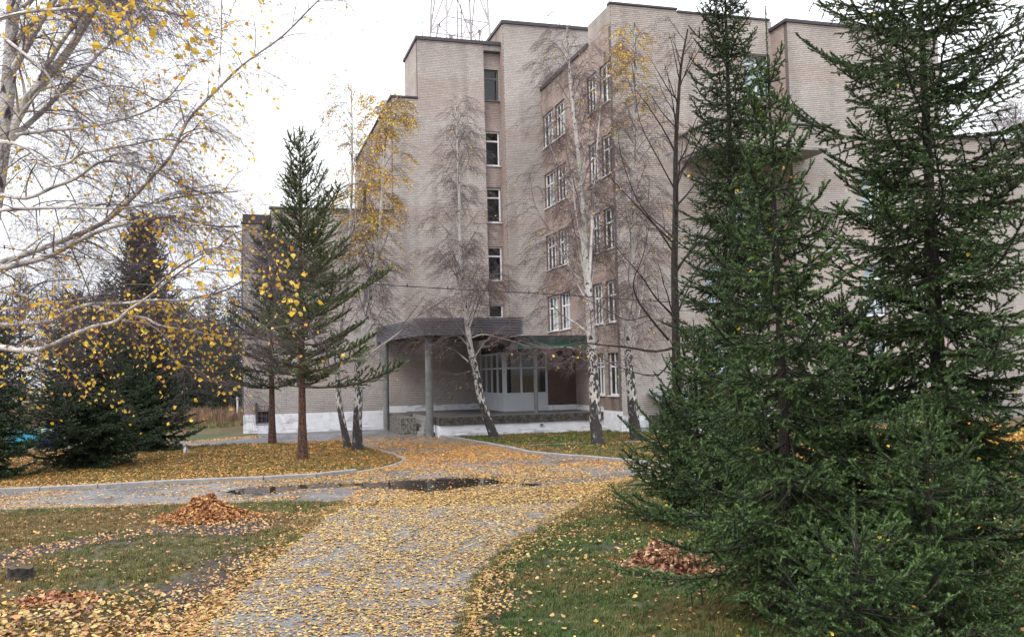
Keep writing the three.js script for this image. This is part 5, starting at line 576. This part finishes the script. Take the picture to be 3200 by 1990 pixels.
{ const b = thing('rubbish_container', 'light blue metal rubbish container behind the spruces at the left', 'container', gp(82, 1408), 0.1); const blue = std({ color: C(0.04, 0.33, 0.5), roughness: 0.5 }); new MB().hexa([[-0.62, 0.18, -0.35], [0.62, 0.18, -0.35], [0.62, 0.18, 0.35], [-0.62, 0.18, 0.35]], [[-0.75, 0.86, -0.45], [0.75, 0.86, -0.45], [0.75, 0.86, 0.45], [-0.75, 0.86, 0.45]]).build('body', blue, b); new MB().box(-0.79, 0.79, 0.86, 0.95, -0.49, 0.49).build('rim', std({ color: C(0.1, 0.5, 0.68) }), b); for (const x of [-0.4, 0, 0.4]) new MB().box(x - 0.03, x + 0.03, 0.25, 0.84, 0.36, 0.46).build('rib', blue, b); for (const x of [-0.5, 0.5]) new MB().tube([V(x, 0.09, 0.2), V(x + 0.06, 0.09, 0.2)], [0.09, 0.09], 12).build('wheel', M.metal, b); for (const x of [-0.5, 0.5]) new MB().box(x - 0.04, x + 0.04, 0, 0.18, -0.2, -0.12).build('leg', M.metal, b); }
{ const b = thing('rubbish_bin', 'dark blue plastic wheeled bin beside the light blue container', 'bin', gp(162, 1406), 0.1); const blue = std({ color: C(0.02, 0.025, 0.2), roughness: 0.45 }); new MB().hexa([[-0.3, 0.05, -0.28], [0.3, 0.05, -0.28], [0.3, 0.05, 0.28], [-0.3, 0.05, 0.28]], [[-0.42, 0.8, -0.36], [0.42, 0.8, -0.36], [0.42, 0.8, 0.36], [-0.42, 0.8, 0.36]]).build('body', blue, b); new MB().hexa([[-0.46, 0.8, -0.4], [0.46, 0.8, -0.4], [0.46, 0.8, 0.4], [-0.46, 0.8, 0.4]], [[-0.4, 0.9, -0.3], [0.4, 0.9, -0.3], [0.4, 0.9, 0.32], [-0.4, 0.9, 0.32]]).build('lid', std({ color: C(0.02, 0.02, 0.09), roughness: 0.45 }), b); for (const x of [-0.34, 0.28]) new MB().tube([V(x, 0.09, -0.3), V(x + 0.06, 0.09, -0.3)], [0.09, 0.09], 12).build('wheel', M.metal, b); new MB().bar(V(-0.3, 0.78, -0.42), V(0.3, 0.78, -0.42), 0.03, 0.03).build('handle', blue, b); }
kerb([[30, 1412], [120, 1409], [200, 1405], [280, 1402]], 'white painted kerb in front of the blue bins', 0.1, 0.14, 1.2);
{ const p = thing('white_post', 'small white post at the edge of the wood left of the building', 'post', gp(742, 1318)); new MB().tube([V(0, 0, 0), V(0, 1.55, 0)], [0.07, 0.07], 10).build('shaft', M.white, p); new MB().tube([V(0, 1.55, 0), V(0, 1.62, 0), V(0, 1.72, 0), V(0, 1.78, 0)], [0.1, 0.12, 0.11, 0.03], 10).build('cap', M.white, p); }
{ // the seated cat, one skin
  const t = thing('cat', 'small grey and white cat sitting under the tall dark spruce', 'cat', gp(581, 1418), -0.5), N = 56, S = 0.62, mc = new MarchingCubes(N, new THREE.MeshBasicMaterial(), false, false, 60000); mc.isolation = 0;
  const caps = [[[0, .08, -.05], [0, .14, -.02], .085, .085], [[0, .14, -.02], [0, .27, .05], .085, .06], [[0, .27, .05], [0, .335, .075], .05, .045], [[0, .355, .085], [0, .345, .11], .057, .045], [[0, .335, .12], [0, .328, .145], .027, .02], [[-.03, .39, .075], [-.042, .435, .07], .022, .006], [[.03, .39, .075], [.042, .435, .07], .022, .006], [[-.035, .2, .08], [-.035, .03, .1], .03, .02], [[.035, .2, .08], [.035, .03, .1], .03, .02], [[-.035, .02, .1], [-.035, .016, .13], .02, .018], [[.035, .02, .1], [.035, .016, .13], .02, .018], [[-.06, .08, -.04], [-.075, .03, .05], .06, .026], [[.06, .08, -.04], [.075, .03, .05], .06, .026], [[0, .04, -.1], [.1, .022, -.1], .026, .022], [[.1, .022, -.1], [.15, .02, 0], .022, .016]];
  const sd = (p, [a, b, r0, r1]) => { const ab = b.map((v, i) => v - a[i]), ap = p.map((v, i) => v - a[i]), h = clamp((ap[0] * ab[0] + ap[1] * ab[1] + ap[2] * ab[2]) / (ab[0] ** 2 + ab[1] ** 2 + ab[2] ** 2)); return Math.hypot(...ap.map((v, i) => v - ab[i] * h)) - lerp(r0, r1, h); };
  for (let k = 0; k < N; k++) for (let j = 0; j < N; j++) for (let i = 0; i < N; i++) { const p = [(i / N * 2 - 1) * S / 2, (j / N * 2 - 1) * S / 2 + 0.24, (k / N * 2 - 1) * S / 2]; let d = 1; for (const c of caps) { const e = sd(p, c), h = clamp(0.5 + 0.5 * (d - e) / 0.02); d = lerp(d, e, h) - 0.02 * h * (1 - h); } mc.field[i + N * j + N * N * k] = -d; }
  mc.update(); const n = mc.count, P = new Float32Array(mc.positionArray.slice(0, n * 3)), Nn = new Float32Array(mc.normalArray.slice(0, n * 3)), col = new Float32Array(n * 3); for (let i = 0; i < n; i++) { P[i * 3] *= S / 2; P[i * 3 + 1] = P[i * 3 + 1] * S / 2 + 0.24; P[i * 3 + 2] *= S / 2; const w = P[i * 3 + 2] > 0.075 && P[i * 3 + 1] < 0.32 || P[i * 3 + 1] < 0.05; const k = w ? 0.62 : 0.17 + 0.12 * nA(P[i * 3 + 1] * 90, 2); col[i * 3] = k; col[i * 3 + 1] = k * 0.95; col[i * 3 + 2] = k * 0.9; }
  const g = new THREE.BufferGeometry(); g.setAttribute('position', new THREE.BufferAttribute(P, 3)); g.setAttribute('normal', new THREE.BufferAttribute(Nn, 3)); g.setAttribute('color', new THREE.BufferAttribute(col, 3)); mesh('body', g, std({ vertexColors: true }), t); for (const x of [-0.022, 0.022]) { const e = mesh('eye', new THREE.SphereGeometry(0.008, 8, 6), M.metal, t); e.position.set(x, 0.36, 0.132); } }
{ // the cable strung across the picture, with clips
  const D = 29, pts = [[-300, 730], [190, 797], [700, 845], [1040, 878], [1380, 901], [1700, 918], [2100, 944], [2700, 975], [3500, 1000]].map(([u, v]) => dp(u, v, D)), t = thing('overhead_cable', 'thin dark cable strung across in front of the building', 'cable', pts[0]), c = new THREE.CatmullRomCurve3(pts.map(p => p.clone().sub(pts[0]))); const P = c.getSpacedPoints(120); new MB().tube(P, P.map(() => 0.0135), 6).build('strand', M.cable, t); for (let k = 6; k < 118; k += 4) new MB().bar(P[k].clone().add(V(0, -0.03, 0)), P[k].clone().add(V(0, 0.08, 0)), 0.03, 0.03).build('clip', M.cable, t); }
renderer.render(scene, camera);
